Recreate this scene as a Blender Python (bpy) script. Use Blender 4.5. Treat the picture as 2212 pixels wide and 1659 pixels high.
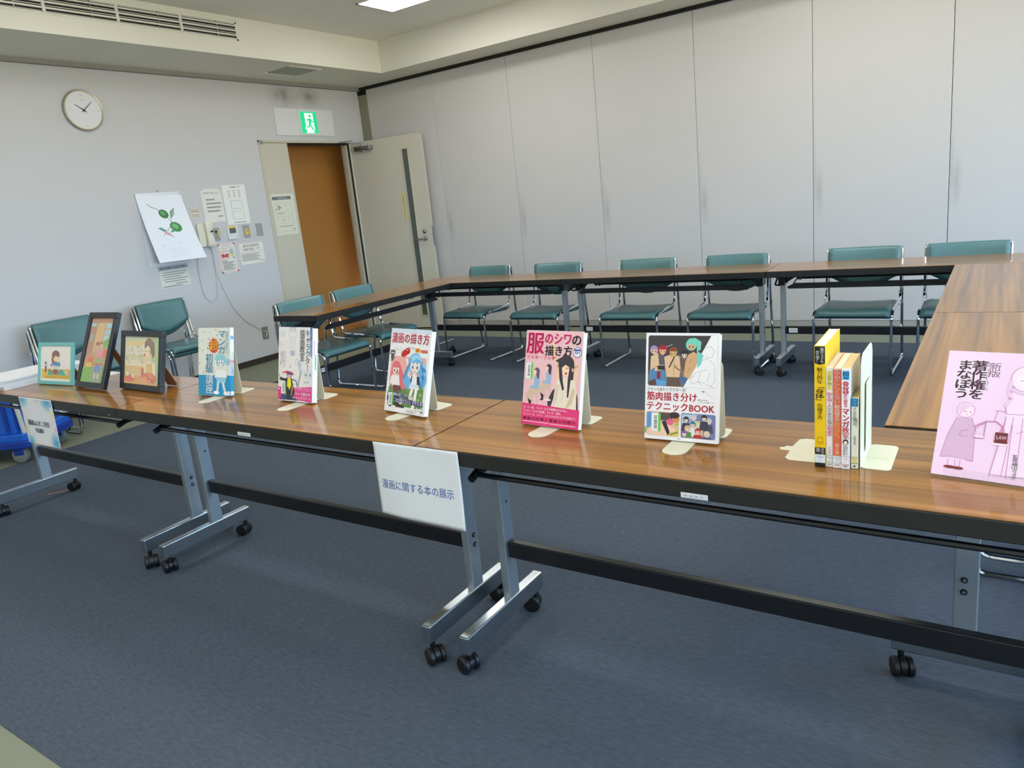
import bpy, bmesh, math, random
from math import sin, cos, pi, radians
from mathutils import Vector, Matrix
from mathutils.geometry import tessellate_polygon

for _o in list(bpy.data.objects):
    bpy.data.objects.remove(_o, do_unlink=True)
SC = bpy.context.scene
COL = SC.collection

# ------------------------------------------------------------------ camera
cam_d = bpy.data.cameras.new('camera')
cam = bpy.data.objects.new('camera', cam_d)
COL.objects.link(cam)
SC.camera = cam
cam_d.sensor_width = 36.0
cam_d.sensor_fit = 'HORIZONTAL'
cam_d.lens = 1583.856 / 2212.0 * 36.0
cam_d.shift_x = 39.37 / 2212.0
cam_d.shift_y = -17.56 / 2212.0
cam_d.clip_start = 0.05
_yaw, _pitch, _roll = 0.617, -0.2295, -0.1085
_f = Vector((-sin(_yaw) * cos(_pitch), cos(_yaw) * cos(_pitch), sin(_pitch)))
_r0 = Vector((cos(_yaw), sin(_yaw), 0))
_u0 = _r0.cross(_f)
_r = _r0 * cos(_roll) + _u0 * sin(_roll)
_u = -_r0 * sin(_roll) + _u0 * cos(_roll)
cam.matrix_world = Matrix(((_r.x, _u.x, -_f.x, 6.0831), (_r.y, _u.y, -_f.y, -6.5292), (_r.z, _u.z, -_f.z, 1.3064), (0, 0, 0, 1)))

# ------------------------------------------------------------------ world, light, exposure
SC.view_settings.view_transform = 'Standard'
SC.view_settings.look = 'None'
SC.view_settings.gamma = 1.0
SC.view_settings.use_curve_mapping = False
SC.view_settings.exposure = 0.62
SKY = 10.8
W = bpy.data.worlds.new('sky')
SC.world = W
W.use_nodes = True
_nt = W.node_tree
_bg = _nt.nodes['Background']
_tc = _nt.nodes.new('ShaderNodeTexCoord')
_sx = _nt.nodes.new('ShaderNodeSeparateXYZ')
_rp = _nt.nodes.new('ShaderNodeValToRGB')
_mr = _nt.nodes.new('ShaderNodeMapRange')
_mr.inputs['From Min'].default_value = -1.0
_nt.links.new(_tc.outputs['Generated'], _sx.inputs[0])
_nt.links.new(_sx.outputs['Z'], _mr.inputs['Value'])
_nt.links.new(_mr.outputs[0], _rp.inputs[0])
_e = _rp.color_ramp.elements          # ground, horizon haze, blue sky
_e[0].position = 0.485; _e[0].color = (0.62, 0.58, 0.50, 1)
_e[1].position = 0.515; _e[1].color = (0.46, 0.70, 1.0, 1)
_x = _rp.color_ramp.elements.new(0.75); _x.color = (0.28, 0.54, 1.0, 1)
_nt.links.new(_rp.outputs[0], _bg.inputs[0])
_bg.inputs[1].default_value = SKY
SC.cycles.max_bounces = 8
SC.cycles.diffuse_bounces = 5
SC.cycles.glossy_bounces = 4
SC.cycles.transparent_max_bounces = 12
SC.cycles.caustics_reflective = False
SC.cycles.caustics_refractive = False
SC.cycles.sample_clamp_indirect = 6.0

RX = 10.4          # window wall
NY = -9.2          # wall behind the camera
CZ = 3.027         # ceiling
SZ = 2.722         # soffit underside
WINDOWS = [(-8.6, -6.7), (-6.4, -4.5), (-4.2, -2.3), (-2.0, -0.6)]
WZ0, WZ1 = 0.80, 2.62
for (a, b) in WINDOWS:       # portals: sky light enters through the windows
    ld = bpy.data.lights.new('window_daylight', 'AREA')
    ld.shape = 'RECTANGLE'
    ld.size = WZ1 - WZ0
    ld.size_y = b - a
    ld.cycles.is_portal = True
    lo = bpy.data.objects.new('window_daylight', ld)
    COL.objects.link(lo)
    lo.location = (RX + 0.16, (a + b) / 2, (WZ0 + WZ1) / 2)
    lo.rotation_euler = (0, radians(90), 0)
LAMP = 8.3         # emission of the ceiling diffusers

# ------------------------------------------------------------------ materials
def s2l(c):
    return tuple((x / 255 / 12.92) if x / 255 <= 0.04045 else ((x / 255 + 0.055) / 1.055) ** 2.4 for x in c)

def mat(name, rgb, rough=0.6, metal=0.0, spec=0.5, coat=0.0, emit=None, es=0.0, noise=None, bump=None, alpha=None, trans=0.0):
    """rgb in sRGB 0-255; noise=(scale vector, amount, detail); bump=(scale, strength)"""
    m = bpy.data.materials.new(name)
    m.use_nodes = True
    nt = m.node_tree
    p = nt.nodes['Principled BSDF']
    c = s2l(rgb)
    p.inputs['Base Color'].default_value = (*c, 1)
    p.inputs['Roughness'].default_value = rough
    p.inputs['Metallic'].default_value = metal
    p.inputs['Specular IOR Level'].default_value = spec
    p.inputs['Coat Weight'].default_value = coat
    p.inputs['Coat Roughness'].default_value = 0.08
    if trans:
        p.inputs['Transmission Weight'].default_value = trans
    if emit:
        p.inputs['Emission Color'].default_value = (*s2l(emit), 1)
        p.inputs['Emission Strength'].default_value = es
    if noise or bump:
        tc = nt.nodes.new('ShaderNodeTexCoord')
    if noise:
        sc, amt, det = noise
        mp = nt.nodes.new('ShaderNodeMapping')
        mp.inputs['Scale'].default_value = sc if isinstance(sc, tuple) else (sc, sc, sc)
        nt.links.new(tc.outputs['Object'], mp.inputs[0])
        nz = nt.nodes.new('ShaderNodeTexNoise')
        nz.inputs['Scale'].default_value = 1.0
        nz.inputs['Detail'].default_value = det
        nt.links.new(mp.outputs[0], nz.inputs['Vector'])
        mx = nt.nodes.new('ShaderNodeMix')
        mx.data_type = 'RGBA'
        mx.inputs[6].default_value = (*[max(0, x * (1 - amt)) for x in c], 1)
        mx.inputs[7].default_value = (*[min(1, x * (1 + amt)) for x in c], 1)
        nt.links.new(nz.outputs['Fac'], mx.inputs[0])
        nt.links.new(mx.outputs[2], p.inputs['Base Color'])
    if bump:
        bs, st = bump
        n2 = nt.nodes.new('ShaderNodeTexNoise')
        n2.inputs['Scale'].default_value = bs
        n2.inputs['Detail'].default_value = 3
        nt.links.new(tc.outputs['Object'], n2.inputs['Vector'])
        bp = nt.nodes.new('ShaderNodeBump')
        bp.inputs['Strength'].default_value = st
        bp.inputs['Distance'].default_value = 0.002
        nt.links.new(n2.outputs['Fac'], bp.inputs['Height'])
        nt.links.new(bp.outputs[0], p.inputs['Normal'])
    return m

def wood_mat():
    m = bpy.data.materials.new('teak_laminate')
    m.use_nodes = True
    nt = m.node_tree
    p = nt.nodes['Principled BSDF']
    tc = nt.nodes.new('ShaderNodeTexCoord')
    oi = nt.nodes.new('ShaderNodeObjectInfo')
    vm = nt.nodes.new('ShaderNodeVectorMath'); vm.operation = 'ADD'
    sc = nt.nodes.new('ShaderNodeVectorMath'); sc.operation = 'SCALE'
    cb = nt.nodes.new('ShaderNodeCombineXYZ')
    for k in range(3):
        nt.links.new(oi.outputs['Random'], cb.inputs[k])
    nt.links.new(cb.outputs[0], sc.inputs[0]); sc.inputs['Scale'].default_value = 7.0
    nt.links.new(tc.outputs['Object'], vm.inputs[0]); nt.links.new(sc.outputs[0], vm.inputs[1])
    def nz(scale, detail, rough=0.55):
        mp = nt.nodes.new('ShaderNodeMapping'); mp.inputs['Scale'].default_value = scale
        nt.links.new(vm.outputs[0], mp.inputs[0])
        n = nt.nodes.new('ShaderNodeTexNoise'); n.inputs['Scale'].default_value = 1
        n.inputs['Detail'].default_value = detail; n.inputs['Roughness'].default_value = rough
        nt.links.new(mp.outputs[0], n.inputs['Vector'])
        return n
    a = nz((0.6, 22, 1), 3)          # broad bands along the grain
    b = nz((1.4, 62, 1), 2, 0.5)    # fine grain
    c = nz((0.5, 36, 1), 1)         # dark streaks
    ra = nt.nodes.new('ShaderNodeValToRGB')
    e = ra.color_ramp.elements
    e[0].position = 0.28; e[0].color = (*s2l((122, 82, 38)), 1)
    e[1].position = 0.72; e[1].color = (*s2l((180, 126, 58)), 1)
    x = ra.color_ramp.elements.new(0.5); x.color = (*s2l((158, 108, 44)), 1)
    nt.links.new(a.outputs['Fac'], ra.inputs[0])
    rb = nt.nodes.new('ShaderNodeValToRGB')
    rb.color_ramp.elements[0].position = 0.3; rb.color_ramp.elements[0].color = (0.72, 0.70, 0.68, 1)
    rb.color_ramp.elements[1].position = 0.62; rb.color_ramp.elements[1].color = (1.06, 1.06, 1.06, 1)
    nt.links.new(b.outputs['Fac'], rb.inputs[0])
    rc = nt.nodes.new('ShaderNodeValToRGB')
    rc.color_ramp.elements[0].position = 0.30; rc.color_ramp.elements[0].color = (0.66, 0.64, 0.62, 1)
    rc.color_ramp.elements[1].position = 0.43; rc.color_ramp.elements[1].color = (1, 1, 1, 1)
    nt.links.new(c.outputs['Fac'], rc.inputs[0])
    def mul(i, j):
        mx = nt.nodes.new('ShaderNodeMix'); mx.data_type = 'RGBA'; mx.blend_type = 'MULTIPLY'
        mx.inputs[0].default_value = 1
        nt.links.new(i, mx.inputs[6]); nt.links.new(j, mx.inputs[7])
        return mx.outputs[2]
    nt.links.new(mul(mul(ra.outputs[0], rb.outputs[0]), rc.outputs[0]), p.inputs['Base Color'])
    p.inputs['Roughness'].default_value = 0.285
    p.inputs['Coat Weight'].default_value = 0.62
    p.inputs['Coat Roughness'].default_value = 0.07
    p.inputs['Coat IOR'].default_value = 1.5
    p.inputs['Specular IOR Level'].default_value = 0.18
    return m

def blob_mat(name, rgb, dark, blobs, rough=0.75, bump=None, noise_amt=0.03):
    """plain paint with soft dirt marks: blobs = (centre xyz, radii xyz, strength) in object space"""
    m = mat(name, rgb, rough, noise=((0.9, 0.9, 0.9), noise_amt, 3), bump=bump)
    nt = m.node_tree
    p = nt.nodes['Principled BSDF']
    src = p.inputs['Base Color'].links[0].from_socket
    tc = nt.nodes.new('ShaderNodeTexCoord')
    nz = nt.nodes.new('ShaderNodeTexNoise'); nz.inputs['Scale'].default_value = 9; nz.inputs['Detail'].default_value = 3
    nt.links.new(tc.outputs['Object'], nz.inputs['Vector'])
    for ctr, rad, st in blobs:
        mp = nt.nodes.new('ShaderNodeMapping')
        mp.inputs['Scale'].default_value = tuple(1 / r for r in rad)
        mp.inputs['Location'].default_value = tuple(-c / r for c, r in zip(ctr, rad))
        nt.links.new(tc.outputs['Object'], mp.inputs[0])
        g = nt.nodes.new('ShaderNodeTexGradient'); g.gradient_type = 'QUADRATIC_SPHERE'
        nt.links.new(mp.outputs[0], g.inputs[0])
        k = nt.nodes.new('ShaderNodeMath'); k.operation = 'MULTIPLY'
        nt.links.new(g.outputs['Fac'], k.inputs[0]); nt.links.new(nz.outputs['Fac'], k.inputs[1])
        k2 = nt.nodes.new('ShaderNodeMath'); k2.operation = 'MULTIPLY'; k2.inputs[1].default_value = 2 * st; k2.use_clamp = True
        nt.links.new(k.outputs[0], k2.inputs[0])
        mx = nt.nodes.new('ShaderNodeMix'); mx.data_type = 'RGBA'
        mx.inputs[7].default_value = (*s2l(dark), 1)
        nt.links.new(k2.outputs[0], mx.inputs[0]); nt.links.new(src, mx.inputs[6])
        src = mx.outputs[2]
    nt.links.new(src, p.inputs['Base Color'])
    return m

def ink_mat(name, rough, coat=0.0):
    m = bpy.data.materials.new(name)
    m.use_nodes = True
    nt = m.node_tree
    p = nt.nodes['Principled BSDF']
    at = nt.nodes.new('ShaderNodeAttribute'); at.attribute_name = 'ink'
    nt.links.new(at.outputs['Color'], p.inputs['Base Color'])
    p.inputs['Roughness'].default_value = rough
    p.inputs['Specular IOR Level'].default_value = 0.4
    p.inputs['Coat Weight'].default_value = coat
    p.inputs['Coat Roughness'].default_value = 0.06
    return m

def glass_mat(name, tint, gl=0.08, rough=0.02):
    m = bpy.data.materials.new(name)
    m.use_nodes = True
    nt = m.node_tree
    for n in list(nt.nodes):
        if n.type != 'OUTPUT_MATERIAL':
            nt.nodes.remove(n)
    out = [n for n in nt.nodes][0]
    t = nt.nodes.new('ShaderNodeBsdfTransparent'); t.inputs[0].default_value = (*tint, 1)
    g = nt.nodes.new('ShaderNodeBsdfGlossy'); g.inputs['Roughness'].default_value = rough
    mx = nt.nodes.new('ShaderNodeMixShader'); mx.inputs[0].default_value = gl
    nt.links.new(t.outputs[0], mx.inputs[1]); nt.links.new(g.outputs[0], mx.inputs[2]); nt.links.new(mx.outputs[0], out.inputs[0])
    return m

M = dict(
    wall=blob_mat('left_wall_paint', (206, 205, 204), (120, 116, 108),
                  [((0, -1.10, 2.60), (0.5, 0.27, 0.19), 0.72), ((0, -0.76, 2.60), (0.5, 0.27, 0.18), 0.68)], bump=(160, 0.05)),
    plain_wall=mat('plain_wall_paint', (214, 213, 208), 0.8, noise=((1, 1, 1), 0.03, 3)),
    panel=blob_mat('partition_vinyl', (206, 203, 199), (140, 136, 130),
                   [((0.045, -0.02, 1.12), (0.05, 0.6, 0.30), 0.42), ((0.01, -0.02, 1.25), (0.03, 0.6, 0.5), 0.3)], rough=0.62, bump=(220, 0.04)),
    gap_shade=mat('gap_shade_grey', (150, 147, 138), 0.7),  # soffit tone darkened to paint the shade of the gap at the wall
    skirt=mat('partition_skirt', (172, 168, 158), 0.55),
    post=mat('olive_post', (140, 136, 112), 0.5),
    ceil=mat('ceiling_board', (238, 236, 224), 0.9, noise=((90, 90, 90), 0.10, 2)),
    soffit=mat('cream_soffit', (224, 222, 206), 0.7, noise=((2, 2, 2), 0.03, 3)),
    dark=mat('dark_gap', (16, 17, 18), 0.7),
    olive=mat('olive_floor_tile', (128, 132, 112), 0.6, noise=((6, 6, 6), 0.08, 4)),
    carpet=mat('blue_grey_carpet', (77, 86, 97), 0.97, spec=0.15, noise=((38, 120, 40), 0.42, 8), bump=(420, 0.6)),
    wood=wood_mat(),
    edge=mat('black_edge_band', (31, 31, 30), 0.42, noise=((3, 3, 8), 0.25, 3)),
    black=mat('black_painted_steel', (24, 25, 28), 0.32),
    edge_trim=mat('pale_panel_edge', (206, 208, 206), 0.4),
    legzinc=mat('satin_zinc', (172, 182, 188), 0.46, metal=0.85, noise=((3, 3, 3), 0.05, 3)),
    zinc=mat('brushed_zinc', (190, 198, 202), 0.27, metal=1.0, noise=((3, 3, 3), 0.08, 3)),
    chrome=mat('chrome_tube', (215, 218, 220), 0.07, metal=1.0),
    steel=mat('satin_steel', (170, 172, 172), 0.28, metal=1.0),
    teal=mat('teal_vinyl', (82, 122, 122), 0.36, spec=0.5, noise=((5, 5, 5), 0.05, 2), bump=(300, 0.04)),
    padback=mat('dark_pad_shell', (30, 52, 60), 0.4),
    rubber=mat('black_caster_plastic', (18, 18, 19), 0.45),
    paper=mat('white_paper', (220, 222, 224), 0.7),
    pages=mat('book_pages', (238, 234, 222), 0.85, noise=((2, 2, 400), 0.06, 1)),
    oldpages=mat('yellowed_pages', (222, 200, 150), 0.85, noise=((300, 2, 2), 0.08, 1)),
    cream=mat('cream_enamel', (224, 221, 196), 0.42),
    door=mat('cream_door_enamel', (204, 198, 180), 0.42, noise=((1.2, 1.2, 1.2), 0.03, 3)),
    frame=mat('cream_door_frame', (200, 194, 174), 0.5),
    corridor=mat('corridor_wood_panel', (176, 122, 56), 0.5, noise=((2, 1.2, 0.8), 0.10, 3)),
    smoke=mat('smoked_wire_glass', (84, 90, 80), 0.12, noise=((60, 60, 60), 0.05, 2)),
    lamp=mat('lamp_diffuser', (255, 255, 255), 0.6, emit=(255, 253, 250), es=LAMP),
    white=mat('white_plastic', (226, 227, 226), 0.4),
    ivory=mat('ivory_phone_plastic', (228, 222, 202), 0.35),
    grey=mat('grey_plate', (170, 170, 166), 0.35, metal=0.3),
    green=mat('exit_green', (20, 200, 130), 0.4, emit=(20, 215, 140), es=0.40),
    exitw=mat('exit_white', (245, 255, 250), 0.4, emit=(235, 255, 245), es=0.42),
    blue=mat('blue_cart_plastic', (26, 96, 196), 0.4),
    dblue=mat('dark_blue_cart_plastic', (18, 56, 150), 0.42),
    tyre=mat('grey_cart_tyre', (128, 132, 128), 0.7),
    tube=mat('grey_cart_tube', (196, 196, 188), 0.4),
    tframe=mat('turquoise_frame', (116, 190, 184), 0.4),
    bframe=mat('black_picture_frame', (36, 36, 38), 0.32),
    card=mat('brown_easel_board', (172, 132, 90), 0.8),
    base=mat('dark_brown_baseboard', (56, 46, 38), 0.5),
    acrylic=glass_mat('clear_acrylic', (0.985, 0.99, 0.99), 0.035),
    pane=glass_mat('window_glass', (0.96, 0.98, 0.98), 0.05),
    ink=ink_mat('printed_ink', 0.5),
    gloss=ink_mat('glossy_cover_ink', 0.32, 0.15),
    tan=mat('tan_tape', (170, 120, 90), 0.6),
    aluminium=mat('aluminium_sash', (150, 152, 152), 0.35, metal=0.8),
    clockrim=mat('pale_gold_rim', (176, 172, 156), 0.3, metal=0.6),
    cord=mat('pale_cord', (206, 206, 204), 0.5),
)

# ------------------------------------------------------------------ geometry helpers
class G:
    def __init__(s):
        s.bm = bmesh.new()
    def box(s, lo, hi, mtx=None):
        x0, y0, z0 = lo; x1, y1, z1 = hi
        v = [s.bm.verts.new(c) for c in ((x0, y0, z0), (x1, y0, z0), (x1, y1, z0), (x0, y1, z0), (x0, y0, z1), (x1, y0, z1), (x1, y1, z1), (x0, y1, z1))]
        if mtx:
            for q in v:
                q.co = mtx @ q.co
        for f in ((0, 3, 2, 1), (4, 5, 6, 7), (0, 1, 5, 4), (1, 2, 6, 5), (2, 3, 7, 6), (3, 0, 4, 7)):
            s.bm.faces.new([v[i] for i in f])
        return s
    def ring(s, pts):
        return [s.bm.verts.new(p) for p in pts]
    def skin(s, rings, caps=True, closed=False):
        n = len(rings[0])
        pairs = list(zip(rings[:-1], rings[1:])) + ([(rings[-1], rings[0])] if closed else [])
        for a, b in pairs:
            for i in range(n):
                s.bm.faces.new((a[i], a[(i + 1) % n], b[(i + 1) % n], b[i]))
        if caps and not closed:
            s.bm.faces.new(list(reversed(rings[0])))
            s.bm.faces.new(rings[-1])
        return s
    def tube(s, pts, r, n=8, closed=False, rs=None):
        pts = [Vector(p) for p in pts]
        N = len(pts)
        rings = []
        up = None
        for i, p in enumerate(pts):
            if closed:
                t = (pts[(i + 1) % N] - pts[i - 1]).normalized()
            else:
                t = (pts[min(i + 1, N - 1)] - pts[max(i - 1, 0)]).normalized()
            if up is None:
                up = Vector((0, 0, 1)) if abs(t.z) < 0.9 else Vector((1, 0, 0))
            a = (up - t * up.dot(t)).normalized()
            up = a
            b = t.cross(a)
            rr = rs[i] if rs else r
            rings.append(s.ring([p + rr * (cos(2 * pi * k / n) * a + sin(2 * pi * k / n) * b) for k in range(n)]))
        return s.skin(rings, True, closed)
    def cyl(s, p0, p1, r, n=16, r1=None):
        return s.tube([p0, p1], r, n, rs=[r, r if r1 is None else r1])
    def prism(s, poly, axis, a, b):
        """poly of 2D points extruded along axis from a to b"""
        def P(u, v, w):
            return {'x': (w, u, v), 'y': (u, w, v), 'z': (u, v, w)}[axis]
        A = s.ring([P(u, v, a) for u, v in poly]); B = s.ring([P(u, v, b) for u, v in poly])
        return s.skin([A, B])
    def lathe(s, prof, c, axis='z', n=24):
        """prof: (radius, height) list, closed solid around axis through c"""
        rings = []
        for r, h in prof:
            pts = []
            for k in range(n):
                u, v = r * cos(2 * pi * k / n), r * sin(2 * pi * k / n)
                q = {'z': (u, v, h), 'x': (h, u, v), 'y': (v, h, u)}[axis]
                pts.append((c[0] + q[0], c[1] + q[1], c[2] + q[2]))
            rings.append(s.ring(pts))
        return s.skin(rings)
    def pad(s, top, bot, nx, ny):
        """closed cushion from two (u,v) surfaces, u and v in 0..1"""
        T = [[s.bm.verts.new(top(i / nx, j / ny)) for i in range(nx + 1)] for j in range(ny + 1)]
        B = [[s.bm.verts.new(bot(i / nx, j / ny)) for i in range(nx + 1)] for j in range(ny + 1)]
        for j in range(ny):
            for i in range(nx):
                s.bm.faces.new((T[j][i], T[j][i + 1], T[j + 1][i + 1], T[j + 1][i]))
                s.bm.faces.new((B[j][i], B[j + 1][i], B[j + 1][i + 1], B[j][i + 1]))
        for i in range(nx):
            s.bm.faces.new((T[0][i], B[0][i], B[0][i + 1], T[0][i + 1]))
            s.bm.faces.new((T[ny][i], T[ny][i + 1], B[ny][i + 1], B[ny][i]))
        for j in range(ny):
            s.bm.faces.new((T[j][0], T[j + 1][0], B[j + 1][0], B[j][0]))
            s.bm.faces.new((T[j][nx], B[j][nx], B[j + 1][nx], T[j + 1][nx]))
        return s
    def mesh(s, name, bevel=0.0, seg=2, smooth=False):
        bm = s.bm
        bmesh.ops.recalc_face_normals(bm, faces=bm.faces)
        if bevel:
            es = [e for e in bm.edges if len(e.link_faces) == 2 and e.calc_face_angle(0) > 0.5]
            bmesh.ops.bevel(bm, geom=es, offset=bevel, segments=seg, affect='EDGES', profile=0.5, clamp_overlap=True)
        me = bpy.data.meshes.new(name)
        bm.to_mesh(me)
        bm.free()
        if smooth:
            me.shade_smooth()
            if smooth != 'all':
                try:
                    me.set_sharp_from_angle(angle=radians(38))
                except Exception:
                    pass
        return me
    def done(s, name, m, parent=None, bevel=0.0, seg=2, smooth=False, loc=None, rot=None, label=None):
        me = s.mesh(name, bevel, seg, smooth)
        me.materials.append(M[m] if isinstance(m, str) else m)
        o = bpy.data.objects.new(name, me)
        COL.objects.link(o)
        if parent is not None:
            o.parent = parent
        if loc:
            o.location = loc
        if rot:
            o.rotation_euler = rot
        if label:
            o['label'] = label
        return o

def fillet(pts, r, n=5):
    """round the inner corners of a polyline"""
    P = [Vector(p) for p in pts]
    out = [P[0]]
    for i in range(1, len(P) - 1):
        a, b, c = P[i - 1], P[i], P[i + 1]
        rr = min(r, (a - b).length * 0.49, (c - b).length * 0.49)
        s, e = b + (a - b).normalized() * rr, b + (c - b).normalized() * rr
        for k in range(n + 1):
            t = k / n
            out.append(s * (1 - t) ** 2 + b * 2 * t * (1 - t) + e * t * t)
    out.append(P[-1])
    return out

def rrect(x0, y0, x1, y1, r, n=5):
    out = []
    for cx, cy, a0 in ((x1 - r, y1 - r, 0), (x0 + r, y1 - r, 90), (x0 + r, y0 + r, 180), (x1 - r, y0 + r, 270)):
        for k in range(n + 1):
            a = radians(a0 + 90 * k / n)
            out.append((cx + r * cos(a), cy + r * sin(a)))
    return out

def tag(o, label=None, cat=None, group=None, kind=None):
    if label: o['label'] = label
    if cat: o['category'] = cat
    if group: o['group'] = group
    if kind: o['kind'] = kind
    return o

def thing(name, loc, label, cat, group=None, rot=(0, 0, 0)):
    o = bpy.data.objects.new(name, None)
    o.empty_display_size = 0.1
    COL.objects.link(o)
    o.location = loc
    o.rotation_euler = rot
    return tag(o, label, cat, group)

def copy_tree(o, parent=None):
    c = o.copy()
    COL.objects.link(c)
    c.parent = parent
    for ch in [x for x in bpy.data.objects if x.parent == o]:
        copy_tree(ch, c)
    return c

# ------------------------------------------------------------------ the room
def struct(o):
    o['kind'] = 'structure'
    return o

struct(G().box((-1.7, NY, -0.06), (RX, 0.3, 0.0)).done('floor', 'olive'))
struct(G().box((0.90, -5.888, -0.004), (9.3, -0.535, 0.002)).done('floor_carpet', 'carpet'))
struct(G().box((-0.12, NY, CZ), (RX, 0.3, CZ + 0.1)).done('ceiling', 'ceil'))
sof = G().box((0, NY, SZ), (0.766, 0.02, CZ))
sof.box((0.766, -0.431, SZ), (RX, 0.02, CZ))
struct(sof.done('ceiling_soffit', 'soffit'))
struct(G().box((0.0, NY, 2.690), (0.045, 0.0, SZ)).done('shade_trim_1', 'gap_shade'))  # added strip, its grey paints the shadow gap between wall and soffit
wl = G().box((-0.12, NY, 0), (0, -1.523, CZ))
wl.box((-0.12, -1.523, 2.155), (0, -0.233, CZ))
wl.box((-0.12, -0.233, 0), (0, 0.3, CZ))
struct(wl.done('wall_left', 'wall'))
struct(G().box((0, NY, 0), (0.008, -1.53, 0.058)).done('baseboard_left', 'base'))
struct(G().box((0, NY - 0.1, 0), (RX, NY, CZ)).done('wall_near', 'plain_wall'))
# window wall
wr = G().box((RX, NY, 0), (RX + 0.12, 0.3, WZ0))
wr.box((RX, NY, WZ1), (RX + 0.12, 0.3, CZ))
ys = [NY] + [v for ab in WINDOWS for v in ab] + [0.3]
for a, b in zip(ys[0::2], ys[1::2]):
    wr.box((RX, a, WZ0), (RX + 0.12, b, WZ1))
struct(wr.done('wall_right', 'plain_wall'))
for i, (a, b) in enumerate(WINDOWS):
    fr = G()
    for (y0, y1, z0, z1) in ((a, b, WZ0, WZ0 + .04), (a, b, WZ1 - .04, WZ1), (a, a + .04, WZ0, WZ1), (b - .04, b, WZ0, WZ1), ((a + b) / 2 - .03, (a + b) / 2 + .03, WZ0, WZ1)):
        fr.box((RX + .03, y0, z0), (RX + .08, y1, z1))
    w = struct(fr.done('window_%d' % (i + 1), 'aluminium'))
    for (y0, y1) in ((a + .04, (a + b) / 2 - .03), ((a + b) / 2 + .03, b - .04)):
        G().box((RX + .05, y0, WZ0 + .04), (RX + .056, y1, WZ1 - .04)).done('pane', 'pane', w)

# folding partition
PX0, PW = 0.1234, 0.93710
part = bpy.data.objects.new('wall_back', None)
COL.objects.link(part)
struct(part)
g = G()
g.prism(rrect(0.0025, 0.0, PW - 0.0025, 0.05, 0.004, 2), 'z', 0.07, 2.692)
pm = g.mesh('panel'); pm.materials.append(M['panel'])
g = G().box((0.0025, 0.004, 0.012), (PW - 0.0025, 0.045, 0.0695))
sm = g.mesh('panel_base'); sm.materials.append(M['skirt'])
g = G().box((0.0015, -0.0012, 0.07), (0.0050, 0.003, 2.692))
em = g.mesh('edge_trim'); em.materials.append(M['edge_trim'])
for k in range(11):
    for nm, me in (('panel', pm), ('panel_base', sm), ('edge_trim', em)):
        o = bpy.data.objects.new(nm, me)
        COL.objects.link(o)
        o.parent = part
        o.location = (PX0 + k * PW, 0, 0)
G().box((0.12, 0.02, 0), (RX, 0.06, 2.72)).done('panel_backing', 'dark', part)
G().box((0.0, -0.028, 2.694), (RX, 0.03, SZ)).done('track', 'dark', part)
G().box((0.12, -0.004, 0.0), (RX, 0.05, 0.012)).done('bottom_seal', 'dark', part)
G().box((0.003, -0.012, 0.0), (0.118, 0.05, 2.645)).done('end_post', 'post', part, bevel=0.003)
G().box((0.003, -0.014, 2.645), (0.118, 0.05, 2.694)).done('track_end', 'dark', part)

# doorway: frame, closed narrow leaf, open leaf, corridor
df = G()
for (y0, y1, z0, z1) in ((-1.523, -1.486, 0, 2.155), (-0.268, -0.233, 0, 2.155), (-1.523, -0.233, 2.132, 2.155)):
    df.box((-0.125, y0, z0), (0.008, y1, z1))
struct(df.done('trim_2', 'frame', bevel=0.002))
struct(G().box((-0.012, -0.278, 0.0), (0.002, -0.264, 2.132)).done('trim_3', 'dark'))
struct(G().box((-0.085, -0.292, 0.0), (-0.03, -0.268, 2.132)).done('trim_5', 'frame'))
struct(G().box((-0.06, -1.14, 2.114), (-0.02, -0.280, 2.132)).done('trim_4', 'dark'))
d2 = struct(G().box((-0.045, -1.484, 0.012), (-0.004, -1.147, 2.130)).done('door_2', 'door', bevel=0.002))
pv = G().box((-0.004, -1.515, 2.118), (0.016, -1.468, 2.150))
pv.done('pivot_hinge', 'steel', d2, bevel=0.003)
d1 = bpy.data.objects.new('door_1', None)
COL.objects.link(d1)
d1.location = (0.012, -0.238, 0)
d1.rotation_euler = (0, 0, radians(8.5))
struct(d1)
lf = G().prism(rrect(0.0, 0.014, 0.905, 2.130, 0.03, 4), 'y', 0.0, 0.04)
lf.done('door_leaf', 'door', d1, bevel=0.002)
G().box((0.655, -0.003, 0.16), (0.722, 0.0, 1.985)).done('vision_strip', 'smoke', d1)
fm = G()
for (x0, x1, z0, z1) in ((0.645, 0.655, 0.15, 1.995), (0.722, 0.728, 0.15, 1.995), (0.645, 0.728, 1.985, 1.995), (0.645, 0.728, 0.15, 0.16)):
    fm.box((x0, -0.008, z0), (x1, 0, z1))
fm.done('strip_bead', 'door', d1)
hd = G().lathe([(0.024, 0), (0.024, -0.010), (0.012, -0.014), (0.010, -0.045)], (0.815, 0, 1.012), 'y', 16)
hd.tube(fillet([(0.815, -0.028, 1.012), (0.815, -0.052, 1.012), (0.690, -0.052, 1.005)], 0.02), 0.009, 8)
hd.done('lever_handle', 'steel', d1, smooth=True)
G().lathe([(0.022, 0), (0.022, -0.010), (0.013, -0.016), (0.0, -0.017)], (0.815, 0, 1.090), 'y', 16).done('lock_cylinder', 'steel', d1, smooth=True)
G().box((0.903, 0.006, 0.93), (0.908, 0.034, 1.14)).done('latch_plate', 'steel', d1)
cl = G().box((0.065, -0.052, 2.030), (0.27, -0.001, 2.080))
cl.box((0.262, -0.048, 2.034), (0.285, -0.004, 2.076))
cl.lathe([(0.014, 2.018), (0.014, 2.094)], (0.17, -0.028, 0), 'z', 12)
cl.done('door_closer', 'steel', d1, bevel=0.005)
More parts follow.
